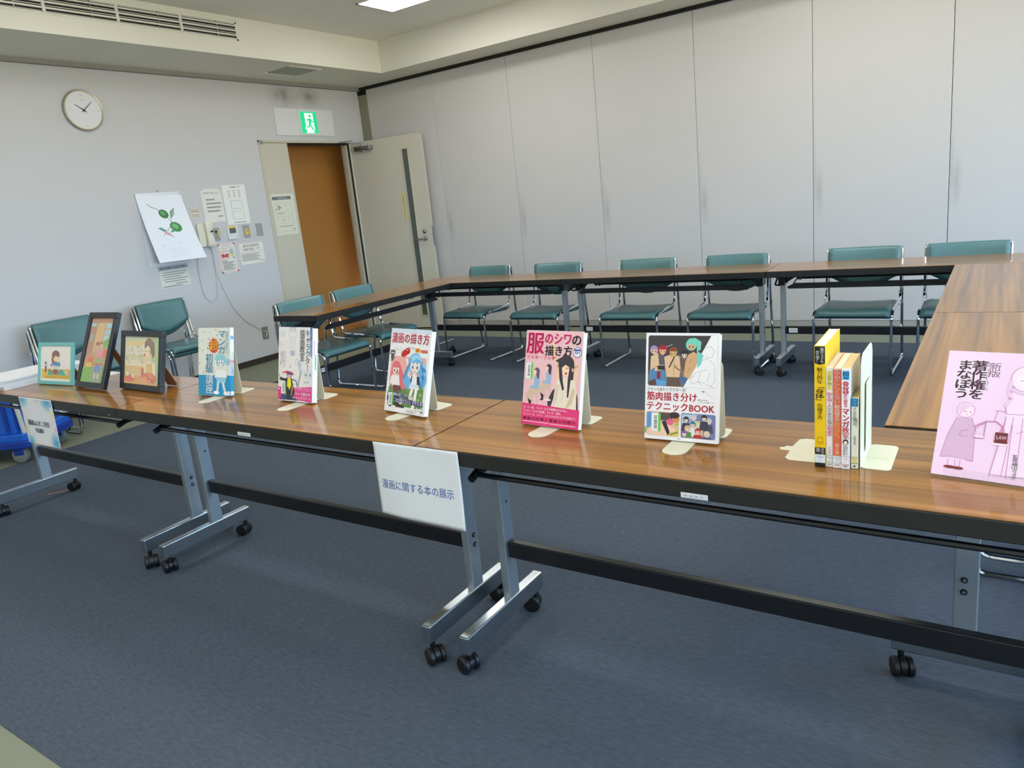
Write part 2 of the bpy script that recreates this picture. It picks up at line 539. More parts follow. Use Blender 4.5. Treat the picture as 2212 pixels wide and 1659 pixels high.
ar = G().tube([(0.17, -0.028, 2.124), (-0.02, -0.16, 2.135), (0.03, -0.02, 2.15)], 0.007, 6)
ar.box((-0.03, -0.18, 2.128), (0.05, -0.15, 2.142))
ar.done('closer_arm', 'steel', d1)
G().box((0.583, -0.0016, 1.235), (0.601, 0, 1.525)).done('warning_tape', mat('yellow_tape', (226, 204, 30), 0.5), d1, label='yellow warning tape')
tapetext = G()
random.seed(4)
for k in range(9):
    z = 1.255 + k * 0.028
    tapetext.box((0.589, -0.0024, z), (0.595, -0.0016, z + random.uniform(0.008, 0.018)))
tapetext.done('tape_lettering', 'dark', d1)
struct(G().box((-0.46, -2.4, 0), (-0.42, 1.2, 2.6)).done('wall_corridor', 'corridor'))
struct(G().box((-0.42, -2.4, 2.36), (-0.12, 1.2, 2.6)).done('ceiling_corridor', 'ceil'))
ce = G().box((-0.42, -2.44, 0), (-0.12, -2.4, 2.6)); ce.box((-0.42, 1.2, 0), (-0.12, 1.24, 2.6))
struct(ce.done('wall_corridor_end', 'plain_wall'))
struct(G().box((-0.12, 0.3, 0), (0.0, 1.24, 2.6)).done('wall_corridor_side', 'plain_wall'))

# ceiling lights
def ceiling_light(x, y, label):
    t = thing('ceiling_light', (x, y, CZ), label, 'ceiling light', 'recessed ceiling lights')
    fr = G()
    L, Wd, b = 1.24, 0.45, 0.012
    for (x0, x1, y0, y1) in ((0, L, -Wd / 2, -Wd / 2 + b), (0, L, Wd / 2 - b, Wd / 2), (0, b, -Wd / 2, Wd / 2), (L - b, L, -Wd / 2, Wd / 2)):
        fr.box((x0, y0, -0.007), (x1, y1, 0.0))
    fr.done('rim', 'white', t)
    G().box((b, -Wd / 2 + b, -0.004), (L - b, Wd / 2 - b, -0.0005)).done('diffuser', 'lamp', t)
    for k in range(3):
        G().box((0.22 + k * 0.38, -Wd / 2 + 0.04, -0.0055), (0.232 + k * 0.38, -Wd / 2 + 0.10, -0.004)).done('clip', 'white', t)
LX = [1.60, 4.40, 7.20]
LY = [-1.364, -3.75, -6.1, -8.4]
for j, y in enumerate(LY):
    for i, x in enumerate(LX):
        lab = 'lit white ceiling light panel above the far corner by the soffit'
        if (i, j) != (0, 0):
            lab = 'ceiling light panel, ' + ['door side', 'middle', 'window side'][i] + ' column, ' + ['row along the partition', 'second row from the partition', 'third row from the partition', 'row farthest from the partition'][j]
        ceiling_light(x, y, lab)

# air conditioner grille in the soffit face
av = thing('air_vent', (0.766, 0, 2.855), 'long cream louvred air vent set in the soffit above the clock', 'air vent')
Y0, Y1, VH = -5.25, -2.182, 0.118
G().box((0.0, Y0, 0.0), (0.002, Y1, VH)).done('recess_shade_sheet', 'dark', av)  # flat black sheet on the uncut soffit, painting the shade behind the louvres
vf = G()
for (y0, y1, z0, z1) in ((Y0 - .02, Y1 + .015, -.012, 0), (Y0 - .02, Y1 + .015, VH, VH + .012), (Y1, Y1 + .015, -.012, VH + .012), (Y0 - .02, Y0, -.012, VH + .012)):
    vf.box((0.0, y0, z0), (0.005, y1, z1))
vf.done('vent_frame', 'soffit', av)
divs = [Y1 - 0.5135 * k for k in range(1, 6)]
for y in divs:
    G().box((0.002, y - 0.010, 0.0), (0.016, y + 0.010, VH)).done('divider', 'soffit', av, bevel=0.002)
ends = [Y1] + divs + [Y0]
for a, b in zip(ends[:-1], ends[1:]):
    lo, hi = b + (0.010 if b != Y0 else 0), a - (0.010 if a != Y1 else 0)
    for k, (z, h, d) in enumerate(((0.003, .004, .005), (0.020, .012, .012), (0.041, .004, .005), (0.057, .012, .012), (0.077, .004, .005), (0.094, .010, .012), (0.111, .004, .005))):
        sl = G().box((0.002, lo, z), (d, hi, z + h))
        sl.done('louvre', 'soffit', av)
    mid = (lo + hi) / 2 + 0.07
    G().box((0.002, mid - 0.004, 0.0), (0.010, mid + 0.004, VH)).done('louvre_pin', 'steel', av)

ht = thing('ceiling_hatch', (0.49, -1.365, SZ), 'square grey-green access hatch under the soffit above the exit sign', 'hatch')
G().box((-0.165, -0.175, -0.006), (0.165, 0.175, 0.0)).done('hatch_panel', mat('grey_green_hatch', (158, 162, 146), 0.6), ht)
for s in (-1, 1):
    G().box((s * 0.168 - 0.012, -0.20, -0.009), (s * 0.168 + 0.012, 0.20, 0.0)).done('hatch_trim', 'soffit', ht, bevel=0.002)

# ------------------------------------------------------------------ folding tables
def make_table():
    t = thing('folding_table', (0, 0, 0), 'x', 'table')
    L, D, H = 1.497, 0.452, 0.70
    hx, hy = L / 2, D / 2
    G().box((-hx, -hy, 0.658), (hx, hy, H - 0.0018)).done('edge_band', 'edge', t, bevel=0.003)
    G().box((-hx + .0015, -hy + .0015, H - 0.0018), (hx - .0015, hy - .0015, H)).done('tabletop', 'wood', t)
    G().box((-hx + .05, -hy + .05, 0.650), (hx - .05, hy - .05, 0.658)).done('under_panel', 'black', t)
    cy = 0.05
    for s in (-1, 1):
        cx = s * (hx - 0.068)
        lg = G().box((cx - 0.0135, cy - 0.026, 0.125), (cx + 0.0135, cy + 0.026, 0.62)).done('leg', 'legzinc', t, bevel=0.003)
        for z in (0.303, 0.271):
            G().lathe([(0.0082, 0), (0.0078, s * 0.0022), (0.0045, s * 0.0024)], (cx + s * 0.0135, cy + 0.004, z), 'x', 12).done('washer', 'dark', lg, smooth=True)
            G().lathe([(0.0044, s * 0.001), (0.0040, s * 0.0045), (0.002, s * 0.0052)], (cx + s * 0.0135, cy + 0.004, z), 'x', 10).done('screw', 'steel', lg, smooth=True)
        G().lathe([(0.0042, 0), (0.0040, -s * 0.0012)], (cx - s * 0.0135, cy + 0.004, 0.437), 'x', 10).done('bolt_hole', 'dark', lg)
        ft = G().box((cx - 0.0165, -0.208, 0.072), (cx + 0.0165, 0.208, 0.128)).done('foot', 'zinc', t, bevel=0.004)
        # bracket under the top
        br = G().box((cx - 0.020, cy - 0.045, 0.590), (cx + 0.020, cy + 0.045, 0.650))
        br.prism([(cx - s * 0.02, 0.60), (cx - s * 0.02, 0.65), (cx - s * 0.10, 0.65)], 'y', cy - 0.012, cy + 0.012)
        br.done('bracket', 'black', t, bevel=0.003)
        hk = G().tube(fillet([(cx + s * 0.012, cy + 0.09, 0.648), (cx + s * 0.03, cy + 0.09, 0.600), (cx - s * 0.01, cy + 0.09, 0.598)], 0.01, 3), 0.006, 6)
        hk.done('hook', 'black', t)
        for e in (-1, 1):
            c = Vector((cx, e * 0.186, 0))
            a = random.uniform(0, 2 * pi)
            cs = G().cyl((c.x, c.y, 0.045), (c.x, c.y, 0.074), 0.008, 10)
            d = Vector((cos(a), sin(a), 0)); n = Vector((-sin(a), cos(a), 0))
            h = c + d * 0.014
            # hood between the twin wheels
            rings = []
            for w in (-0.008, 0.008):
                rings.append(cs.ring([h + n * w + d * (0.024 * cos(q)) + Vector((0, 0, 0.029 + 0.024 * sin(q))) for q in [2 * pi * k / 12 for k in range(12)]]))
            cs.skin(rings)
            co = cs.done('caster', 'rubber', t, smooth=True)
            for w in (-1, 1):
                wh = G()
                rr = []
                for (q0, rad) in ((0.010, 0.0235), (0.012, 0.0270), (0.022, 0.0270), (0.026, 0.0230), (0.027, 0.010)):
                    rr.append(wh.ring([h + n * (w * q0) + d * (rad * cos(q)) + Vector((0, 0, 0.0272 + rad * sin(q))) for q in [2 * pi * k / 16 for k in range(16)]]))
                wh.skin(rr)
                wh.done('wheel', 'rubber', co, smooth=True)
    G().box((-hx + 0.0815, cy - 0.013, 0.260), (hx - 0.0815, cy + 0.013, 0.312)).done('stretcher', 'black', t, bevel=0.003)
    # folding release rod on the seat side, cranked at both ends
    x1 = hx - 0.135
    rod = G().tube(fillet([(-x1, -0.055, 0.640), (-x1, -0.085, 0.606), (-x1, -0.143, 0.604), (x1, -0.143, 0.604), (x1, -0.085, 0.606), (x1, -0.055, 0.640)], 0.012, 3), 0.0075, 8)
    rod.done('release_rod', 'black', t, smooth=True)
    for s in (-1, 1):
        G().tube([(s * (x1 + 0.004), -0.165, 0.597), (s * (x1 + 0.004), -0.06, 0.632)], 0.011, 8).done('rod_arm', 'black', t, smooth=True)
    # shelf rail on the open side
    x2 = hx - 0.165
    G().prism([(-x2 - 0.045, 0.592), (-x2, 0.612), (x2, 0.612), (x2 + 0.045, 0.592), (x2 + 0.04, 0.578), (-x2 - 0.04, 0.578)], 'y', 0.150, 0.168).done('shelf_rail', 'black', t)
    for s in (-1, 1):
        G().tube([(s * (x2 + 0.01), 0.159, 0.606), (s * (x2 - 0.02), 0.159, 0.652)], 0.004, 6).done('rail_stay', 'black', t)
    return t

random.seed(11)
proto = make_table()
first = [True]
TABLES = {}
def table(key, cx, cy, rz, label, group):
    t = proto if first[0] else copy_tree(proto)
    first[0] = False
    t.location = (cx, cy, 0)
    t.rotation_euler = (0, 0, radians(rz))
    tag(t, label, 'table', group)
    TABLES[key] = t
    return t
NEARG, FARG = 'display tables in the near row', 'tables in front of the partition'
NYC, FYC = -4.907, -1.436
table('n1', 2.556, NYC, 0, 'wood-topped folding table carrying the three framed pictures', NEARG)
table('n2', 4.056, NYC, 0, 'wood-topped folding table carrying the three narrow manga drawing books', NEARG)
table('n3', 5.556, NYC, 0, 'wood-topped folding table carrying the pink booklet and row of spines', NEARG)
table('l1', 2.065, -2.412, -90, 'wood-topped folding table standing crosswise before the open door', 'side tables')
table('f1', 2.589, FYC, 180, 'far folding table nearest the open door, end against the crosswise table', FARG)
table('f2', 4.089, FYC, 180, 'middle far folding table in front of the partition panels', FARG)
table('f3', 5.589, FYC, 180, 'far folding table before the partition, meeting the right-hand table run', FARG)
table('r2', 6.098, -2.412, 90, 'farther table of the run behind the pink booklet', 'side tables')
table('r1', 6.098, -3.914, 90, 'nearer table of the run directly behind the pink booklet', 'side tables')
def sticker(key, x0, x1, y, z0, z1, side):
    """small white label stuck on a table face (local coordinates)"""
    o = G().box((x0, y - 0.0006, z0), (x1, y + 0.0006, z1)).done('sticker', 'paper', TABLES[key], label='small white sticker')
    sc = G()
    for k in range(4):
        w = (x1 - x0) / 6
        sc.box((x0 + w * (0.8 + k * 1.2), y - side * 0.0012 - 0.0003, z0 + (z1 - z0) * .4), (x0 + w * (0.8 + k * 1.2) + w * .6, y - side * 0.0012 + 0.0003, z0 + (z1 - z0) * .58))
    sc.done('sticker_print', mat('sticker_grey', (150, 150, 156), 0.7), o)
sticker('n2', 4.046 - 4.056, 4.110 - 4.056, -0.2266, 0.6605, 0.672, 1)
sticker('n3', 5.544 - 5.556, 5.602 - 5.556, -0.2266, 0.6605, 0.672, 1)
sticker('n1', 0.69, 0.70, -0.2266, 0.668, 0.670, 1)
for k in ('l1', 'f2', 'f3'):
    sticker(k, 0.59, 0.645, 0.0636, 0.270, 0.300, -1)

# ------------------------------------------------------------------ stacking chairs
def make_chair():
    t = thing('stacking_chair', (0, 0, 0), 'x', 'chair')
    def crown(u):
        return 1 - (2 * u - 1) ** 2
    # seat: front at -y
    prof = [(-0.222, 0.388), (-0.222, 0.402), (-0.212, 0.420), (-0.19, 0.430), (-0.10, 0.432), (0.02, 0.424), (0.12, 0.420), (0.185, 0.426)]
    def at(v):
        f = v * (len(prof) - 1); i = min(int(f), len(prof) - 2); k = f - i
        return (prof[i][0] * (1 - k) + prof[i + 1][0] * k, prof[i][1] * (1 - k) + prof[i + 1][1] * k)
    def top(u, v):
        y, z = at(v)
        e = min(1, min(u, 1 - u) / 0.06)
        return (-0.213 + 0.426 * u, y, z - 0.010 * crown(u) * min(1, v * 2) - 0.010 * (1 - e) ** 2 + 0.004)
    def bot(u, v):
        y, z = at(v)
        return (-0.213 + 0.426 * u, min(y + (0.020 if v < .3 else 0), 0.185), z - 0.030 + 0.014 * max(0, .3 - v) / .3)
    G().pad(top, bot, 14, 14).done('seat', 'teal', t, smooth='all')
    # backrest
    def bt(u, v):
        c = crown(u)
        z = 0.770 - v * (0.185 + 0.075 * c ** 1.2)
        y = 0.247 - 0.055 * ((0.770 - z) / 0.26) + 0.026 * (c - 1) * 1.0 + 0.010
        e = min(1, min(v, 1 - v) / 0.10)
        return (-0.211 + 0.422 * u, y - 0.013 * (1 - (1 - e) ** 2), z)
    def bb(u, v):
        x, y, z = bt(u, v)
        e = min(1, min(v, 1 - v) / 0.10)
        return (x, y + 0.010 + 0.013 * (1 - (1 - e) ** 2), z)
    G().pad(lambda u, v: bt(u, v), bb, 14, 10).done('backrest', 'teal', t, smooth='all')
    for s in (-1, 1):
        x = s * 0.222
        loop = fillet([(x, 0.2700, 0.40), (x, 0.262, 0.758), (x, 0.238, 0.758), (x, 0.190, 0.505), (x, 0.175, 0.432), (x, -0.175, 0.412), (x, -0.208, 0.385),
                       (x, -0.208, 0.0095), (x, 0.322, 0.0095), (x, 0.285, 0.30), (x, 0.2700, 0.40)], 0.045, 5)
        loop[0] = loop[-1] = Vector((x, 0.2700, 0.40))
        G().tube(loop[:-1], 0.0092, 8, closed=True).done('side_frame', 'chrome', t, smooth=True)
    cb = G().cyl((-0.222, 0.150, 0.405), (0.222, 0.150, 0.405), 0.008, 8)
    cb.done('cross_bar', 'chrome', t, smooth=True)
    return t

cproto = make_chair()
cfirst = [True]
def chair(x, y, rz, label, group, z=0.0):
    """x, y of the seat front centre line origin; rz turns the front (-y) direction"""
    t = cproto if cfirst[0] else copy_tree(cproto)
    cfirst[0] = False
    t.location = (x, y, z)
    t.rotation_euler = (0, 0, radians(rz))
    return tag(t, label, 'chair', group)
FC = 'green chairs along the partition'
ordn = ['nearest the open door', 'second from the open door', 'third from the open door', 'fourth from the open door', 'fifth from the open door', 'half hidden behind the right-hand table run']
for i, (x, y, rz) in enumerate([(2.300, -1.335, -2), (3.020, -1.370, -1), (3.842, -1.405, 1), (4.520, -1.405, 0), (5.333, -1.345, -1), (5.915, -1.345, 0)]):
    chair(x, y, rz, 'green vinyl chrome chair along the partition, ' + ordn[i], FC)
SCG = 'green chairs at the crosswise table'
chair(2.005, -2.848, 88, 'green chrome chair at the crosswise table, nearer the phone cord', SCG)
chair(1.965, -2.245, 90, 'green chrome chair at the crosswise table, straight before the doorway', SCG)
WG = 'green chairs stacked against the clock wall'
for (y, rz, where) in ((-3.845, 91, 'behind the turquoise picture frame'), (-3.045, 88, 'below the hanging calendar')):
    chair(0.44, y, rz, 'lower green chair of the wall stack ' + where, WG)
    chair(0.475, y + 0.006, rz, 'upper green chair of the wall stack ' + where, WG, 0.034)
RG = 'green chairs stacked at the right-hand run'
chair(6.258, -3.757, -90, 'lower chrome chair of the stack under the right-hand tables', RG)
chair(6.268, -3.757, -90, 'upper chrome chair of the stack under the right-hand tables', RG, 0.06)

# ------------------------------------------------------------------ flat print: coloured shapes and lettering on paper
ARTS = []
class Art:
    """flat print on a w x h face; u to the right, v downwards, both 0..1; local X right, Z up, facing -Y"""
    def __init__(s, name, w, h, parent, loc=(0, 0, 0), rot=(0, 0, 0), m='ink', dz=0.00009, bend=None):
        s.name, s.w, s.h, s.parent, s.loc, s.rot, s.m, s.dz, s.bend = name, w, h, parent, loc, rot, m, dz, bend
        s.ops = []
        s.fade = 0.0
        ARTS.append(s)
    def poly(s, pts, c):
        s.ops.append(('p', list(pts), c)); return s
    def rect(s, x0, y0, x1, y1, c):
        return s.poly([(x0, y0), (x1, y0), (x1, y1), (x0, y1)], c)
    def rr(s, x0, y0, x1, y1, r, c):
        return s.poly(rrect(x0, y0, x1, y1, r, 4), c)
    def ell(s, cx, cy, rx, ry, c, n=20, a=0):
        ca, sa = cos(radians(a)), sin(radians(a))
        k = s.h / s.w
        out = []
        for i in range(n):
            x, y = rx * cos(2 * pi * i / n), ry * sin(2 * pi * i / n) * k
            out.append((cx + x * ca - y * sa, cy + (x * sa + y * ca) / k))
        return s.poly(out, c)
    def line(s, pts, t, c):
        k = s.h / s.w
        for a, b in zip(pts[:-1], pts[1:]):
            dx, dy = b[0] - a[0], (b[1] - a[1]) * k
            l = math.hypot(dx, dy) or 1
            nx, ny = -dy / l * t / 2, dx / l * t / 2 / k
            ex, ey = dx / l * t / 4, dy / l * t / 4 / k
            s.ops.append(('q', [(a[0] + nx - ex, a[1] + ny - ey), (b[0] + nx + ex, b[1] + ny + ey), (b[0] - nx + ex, b[1] - ny + ey), (a[0] - nx - ex, a[1] - ny - ey)], c))
        s.ops.append(('n',))
        return s
    def txt(s, t, x0, y0, x1, y1, c, bold=0.0, out=None):
        if out:
            s.ops.append(('t', t, x0, y0, x1, y1, out[0], bold + out[1]))
        s.ops.append(('t', t, x0, y0, x1, y1, c, bold)); return s
    def vtxt(s, t, x0, y0, x1, y1, c, bold=0.0, out=None):
        if out:
            s.ops.append(('v', t, x0, y0, x1, y1, out[0], bold + out[1]))
        s.ops.append(('v', t, x0, y0, x1, y1, c, bold)); return s
    def scrib(s, x0, y0, x1, y1, c, seed=1, n=None):
        """a line of lettering too small to read"""
        rnd = random.Random(seed)
        x = x0
        while x < x1:
            w = (y1 - y0) * s.h / s.w * rnd.uniform(0.5, 0.9)
            s.ops.append(('q', [(x, y0), (min(x + w, x1), y0), (min(x + w, x1), y1), (x, y1)], c))
            x += w * 1.25
        s.ops.append(('n',))
        return s
    def barcode(s, x0, y0, x1, y1, strip=(110, 200, 80)):
        s.rr(x0, y0, x1, y1, 0.01, (236, 238, 240))
        sx = x0 + (x1 - x0) * 0.72
        s.rect(sx, y0, x1, y1, strip)
        rnd = random.Random(3)
        y = y0 + (y1 - y0) * .15
        while y < y1 - (y1 - y0) * .15:
            h = rnd.uniform(.008, .02) * (y1 - y0) * 2
            s.ops.append(('q', [(x0 + (sx - x0) * .38, y), (sx - (sx - x0) * .15, y), (sx - (sx - x0) * .15, y + h), (x0 + (sx - x0) * .38, y + h)], (40, 40, 44)))
            y += h + rnd.uniform(.008, .02) * (y1 - y0) * 2
        s.ops.append(('n',))
        return s
    # a drawn figure: head, hair, torso
    def face(s, cx, cy, r, skin, hair, eyes=(60, 50, 60), long=0.0, tilt=0):
        k = s.w / s.h
        if long:
            s.poly([(cx - r * 1.15, cy - r * .3 * k), (cx + r * 1.15, cy - r * .3 * k), (cx + r * 1.45, cy + long), (cx + r * .9, cy + long * 1.06), (cx, cy + long * .8), (cx - r * .9, cy + long * 1.06), (cx - r * 1.45, cy + long)], hair)
        s.ell(cx, cy - r * .15 * k, r * 1.18, r * 1.2 * k, hair)
        s.poly([(cx - r * .82, cy - r * .3 * k), (cx - r * .74, cy + r * .45 * k), (cx - r * .1, cy + r * 1.08 * k), (cx + r * .1, cy + r * 1.08 * k), (cx + r * .74, cy + r * .45 * k), (cx + r * .82, cy - r * .3 * k)], skin)
        s.poly([(cx - r * 1.0, cy + r * .1 * k), (cx - r * 1.05, cy - r * .7 * k), (cx, cy - r * 1.2 * k), (cx + r * 1.05, cy - r * .7 * k), (cx + r * 1.0, cy + r * .1 * k), (cx + r * .62, cy - r * .42 * k), (cx + r * .3, cy - r * .02 * k), (cx, cy - r * .42 * k), (cx - r * .35, cy - r * .02 * k), (cx - r * .65, cy - r * .42 * k)], hair)
        for q in (-1, 1):
            s.ell(cx + q * r * .38, cy + r * .25 * k, r * .15, r * .2 * k, eyes, 8)
        s.line([(cx - r * .12, cy + r * .72 * k), (cx + r * .12, cy + r * .72 * k)], r * .09, (190, 90, 90))
        return s

GLY = {}
def _prep():
    keys = set()
    for a in ARTS:
        for op in a.ops:
            if op[0] == 't': keys.add((op[1], 0.0))
            if op[0] == 'v':
                for ch in op[1]: keys.add((ch, 0.0))
    keys.add(('国', 0.0))
    keys = sorted(keys)
    obs = []
    for (t, b) in keys:
        cu = bpy.data.curves.new('lettering_source', 'FONT')
        cu.body = t
        cu.size = 1.0
        cu.resolution_u = 2
        cu.fill_mode = 'FRONT' if 'FRONT' in [e.identifier for e in cu.bl_rna.properties['fill_mode'].enum_items] else 'BOTH'
        o = bpy.data.objects.new('lettering_source', cu)
        COL.objects.link(o)
        obs.append((t, b, o, cu))
    dg = bpy.context.evaluated_depsgraph_get()
    dg.update()
    for t, b, o, cu in obs:
        me = bpy.data.meshes.new_from_object(o.evaluated_get(dg))
        vs = [(v.co.x, v.co.y) for v in me.vertices]
        fs = [tuple(p.vertices) for p in me.polygons]
        GLY[(t, b)] = (vs, fs)
        bpy.data.meshes.remove(me)
    for t, b, o, cu in obs:
        bpy.data.objects.remove(o, do_unlink=True)
        bpy.data.curves.remove(cu)

def _shifts(b):
    """copies of a glyph that together make a heavier stroke"""
    if b <= 0.001: return [(0, 0)]
    if b <= 0.016: return [(-b, 0), (b, 0)]
    if b <= 0.045: return [(-b, -b * .6), (b, -b * .6), (-b, b * .6), (b, b * .6)]
    return [(0, 0)] + [(b * cos(2 * pi * k / 8), b * sin(2 * pi * k / 8)) for k in range(8)]

def _bbox(vs):
    xs = [v[0] for v in vs]; ys = [v[1] for v in vs]
    return min(xs), min(ys), max(xs), max(ys)

def build_arts():
    _prep()
    kx0, ky0, kx1, ky1 = _bbox(GLY[('国', 0.0)][0])
    kc = ((kx0 + kx1) / 2, (ky0 + ky1) / 2); ks = (kx1 - kx0) * 1.08
    for a in ARTS:
        V, F, C = [], [], []
        lay = 0
        dz = min(a.dz, 0.0018 / max(1, len([q for q in a.ops if q[0] != 'q'])))
        def put(pts2, faces, col):
            if a.bend:          # follow the curl of the sheet
                pts2 = [tuple(p) for p in pts2]
                work = []
                for f in faces:
                    work += [(f[0], f[i], f[i + 1]) for i in range(1, len(f) - 1)]
                faces = []
                while work:
                    i, j, k = work.pop()
                    es = [(math.hypot((pts2[p][0] - pts2[q][0]) * a.w, (pts2[p][1] - pts2[q][1]) * a.h), p, q, r) for p, q, r in ((i, j, k), (j, k, i), (k, i, j))]
                    d, p, q, r = max(es)
                    if d < 0.022:
                        faces.append((i, j, k))
                    else:
                        pts2.append(((pts2[p][0] + pts2[q][0]) / 2, (pts2[p][1] + pts2[q][1]) / 2))
                        n = len(pts2) - 1
                        work += [(p, n, r), (n, q, r)]
            b = len(V)
            for (u, v) in pts2:
                x, z = u * a.w, (1 - v) * a.h
                y = -dz * (lay + 1) - (0.0005 if a.bend else 0)
                if a.bend:
                    V.append(a.bend(x, y, z))
                else:
                    V.append((x, y, z))
            for f in faces:
                F.append([b + i for i in f]); C.append(col)
        for op in a.ops:
            if op[0] == 'n':
                lay += 1
                continue
            if op[0] in 'pq':
                pts = op[1]
                if len(pts) == 4 and op[0] == 'q':
                    fs = [(0, 1, 2, 3)]
                else:
                    fs = [tuple(t) for t in tessellate_polygon([[Vector((u, v, 0)) for u, v in pts]])]
                put(pts, fs, op[2])
                if op[0] == 'p': lay += 1
            elif op[0] == 't':
                vs, fs = GLY[(op[1], 0.0)]
                if not vs: continue
                bx = _bbox(vs)
                x0, y0, x1, y1 = op[2:6]
                bw, bh = bx[2] - bx[0], bx[3] - bx[1]
                for (sx, sy) in _shifts(op[7]):
                    put([(x0 + (x + sx - bx[0]) / bw * (x1 - x0), y1 - (y + sy - bx[1]) / bh * (y1 - y0)) for x, y in vs], fs, op[6])
                lay += 1
            elif op[0] == 'v':
                t = op[1]
                x0, y0, x1, y1 = op[2:6]
                n = len(t); ch = (y1 - y0) / n
                for i, c in enumerate(t):
                    vs, fs = GLY[(c, 0.0)]
                    for (sx, sy) in _shifts(op[7]):
                      pts = []
                      for x, y in vs:
                        px, py = (x + sx - kc[0]) / ks, (y + sy - kc[1]) / ks
                        if c.isascii():
                            px += 0.2
                        if c in 'ー「」()~…':
                            px, py = py, -px
                        if c in 'ャュョッァィゥェォゃゅょっ':
                            px += 0.08; py += 0.08
                        pts.append(((x0 + x1) / 2 + px * (x1 - x0), y0 + ch * (i + .5) - py * ch))
                      put(pts, fs, op[6])
                lay += 1
        me = bpy.data.meshes.new(a.name)
        me.from_pydata(V, [], F)
        at = me.attributes.new('ink', 'FLOAT_COLOR', 'CORNER')
        buf = []
        for p, col in zip(me.polygons, C):
            col = [q * (1 - a.fade) + w_ * a.fade for q, w_ in zip(col, (236, 228, 208))]
            c = (*s2l(col), 1.0)
            for _ in range(p.loop_total):
                buf.extend(c)
        at.data.foreach_set('color', buf)
        # every face looks outwards
        bm = bmesh.new(); bm.from_mesh(me)
        if not a.bend:
            for f in bm.faces:
                f.normal_update()
                if f.normal.y > 0: f.normal_flip()
        bm.to_mesh(me); bm.free()
        me.materials.append(M[a.m])
        o = bpy.data.objects.new(a.name, me)
        COL.objects.link(o)
        o.parent = a.parent
        o.location = a.loc
        o.rotation_euler = a.rot

K = (34, 32, 34)          # printed black
WH = (246, 246, 244)
# ------------------------------------------------------------------ books displayed on bookends
BG = 'manga drawing books shown face-out'
BEG = 'cream bookends behind the face-out books'
ZT = 0.7008
def book(name, x, y, rz, lean, w, h, th, label, group, pages='pages', spine=None, cover=(240, 238, 234)):
    t = thing(name, (x, y, ZT + 0.0009 + th * sin(radians(lean))), label, 'book', group, (radians(-lean), 0, radians(rz)))
    h -= 0.003
    cm = mat('cover_board', cover, 0.4)
    G().box((0, 0, 0), (w, 0.0006, h)).done('front_cover', cm, t)
    G().box((0, th - 0.0006, 0), (w, th, h)).done('back_cover', cm, t)
    G().box((0, 0.0006, 0), (0.0006, th - 0.0006, h) if spine != 'right' else (0.0006, 0.0012, h)).done('spine_cover', cm, t)
    G().box((0.0008, 0.0007, 0.001), (w - 0.0012, th - 0.0007, h - 0.001)).done('page_block', pages, t)
    if spine == 'right':
        G().box((w - 0.0008, 0.0, 0), (w, th, h)).done('spine_cover', cm, t)
    return t

def bookend(x0, x1, yv, tx, ty, rz, hgt, label):
    """cream steel stand: upright plate at yv between x0 and x1, foot behind, tongue out to ty around tx"""
    cx = (x0 + x1) / 2
    t = thing('bookend', (cx, yv, ZT - 0.0006), label, 'bookend', BEG, (0, 0, radians(rz)))
    hw = (x1 - x0) / 2
    up = G().prism(rrect(-hw, 0.0, hw, hgt, 0.018, 4), 'y', -0.0008, 0.0008)
    up.done('upright_plate', 'cream', t)
    bs = G().prism(rrect(-hw, -0.004, hw, 0.068, 0.014, 4), 'z', 0.0, 0.0016)
    bs.done('base_plate', 'cream', t)
    r = 0.029
    l = ty - yv
    d = tx - cx
    tg = G().prism([(d - r, 0.0), (d + r, 0.0)] + [(d + r * cos(a), l + r + r * sin(a)) for a in [-pi * k / 8 for k in range(0, 9)]], 'z', 0.0, 0.0014)
    tg.done('tongue', 'cream', t)

# --- blue and white course book
b1 = book('book', 3.521, -4.912, 4.8, 13.0, 0.180, 0.260, 0.016, 'blue and white manga beginner course book with red starburst', BG, spine='right', cover=(226, 228, 216))
A = Art('cover_print', 0.180, 0.260, b1, m='gloss')
A.rect(0, 0, 1, 1, (226, 228, 216)).rect(0, .70, 1, 1, (34, 150, 196))
rnd = random.Random(5)
for k in range(46):
    u, v = rnd.uniform(.03, .95), rnd.uniform(.03, .68)
    if (.26 < u < .95 and v > .05 and u > .62) or (.26 < u < .5 and v > .36): continue
    c = rnd.choice([(206, 60, 80), (90, 180, 90), (230, 200, 90), (110, 190, 210), (60, 140, 160)])
    A.ell(u, v, .016, .011, c, 5, rnd.uniform(0, 90))
# drawn girl in pale blue
A.ell(.70, .47, .17, .085, (150, 205, 215), 18).ell(.93, .50, .07, .05, (150, 205, 215), 12)
A.face(.71, .50, .105, (236, 238, 232), (150, 205, 215), (40, 70, 90))
A.poly([(.56, .62), (.86, .62), (.90, .74), (.52, .74)], (238, 240, 238))
A.poly([(.56, .73), (.88, .73), (.86, .81), (.60, .81)], (150, 205, 225))
A.line([(.63, .81), (.60, .94)], .07, (205, 228, 236)).line([(.78, .81), (.84, .94)], .07, (205, 228, 236))
A.ell(.57, .955, .09, .026, WH).ell(.88, .965, .09, .026, WH)
A.line([(.57, .64), (.53, .48)], .05, (236, 238, 232))
A.vtxt('マンガ', .64, .035, .86, .385, (30, 148, 180), .012, out=(WH, .04))
A.vtxt('おぼえておきたい', .86, .05, .96, .38, (70, 150, 160), .0)
st = []
for k in range(28):
    r_ = .17 if k % 2 == 0 else .125
    st.append((.50 + r_ * cos(2 * pi * k / 28), .265 + r_ * .70 * sin(2 * pi * k / 28)))
A.poly(st, (214, 40, 48)).vtxt('超', .38, .19, .62, .34, (246, 216, 60), .016)
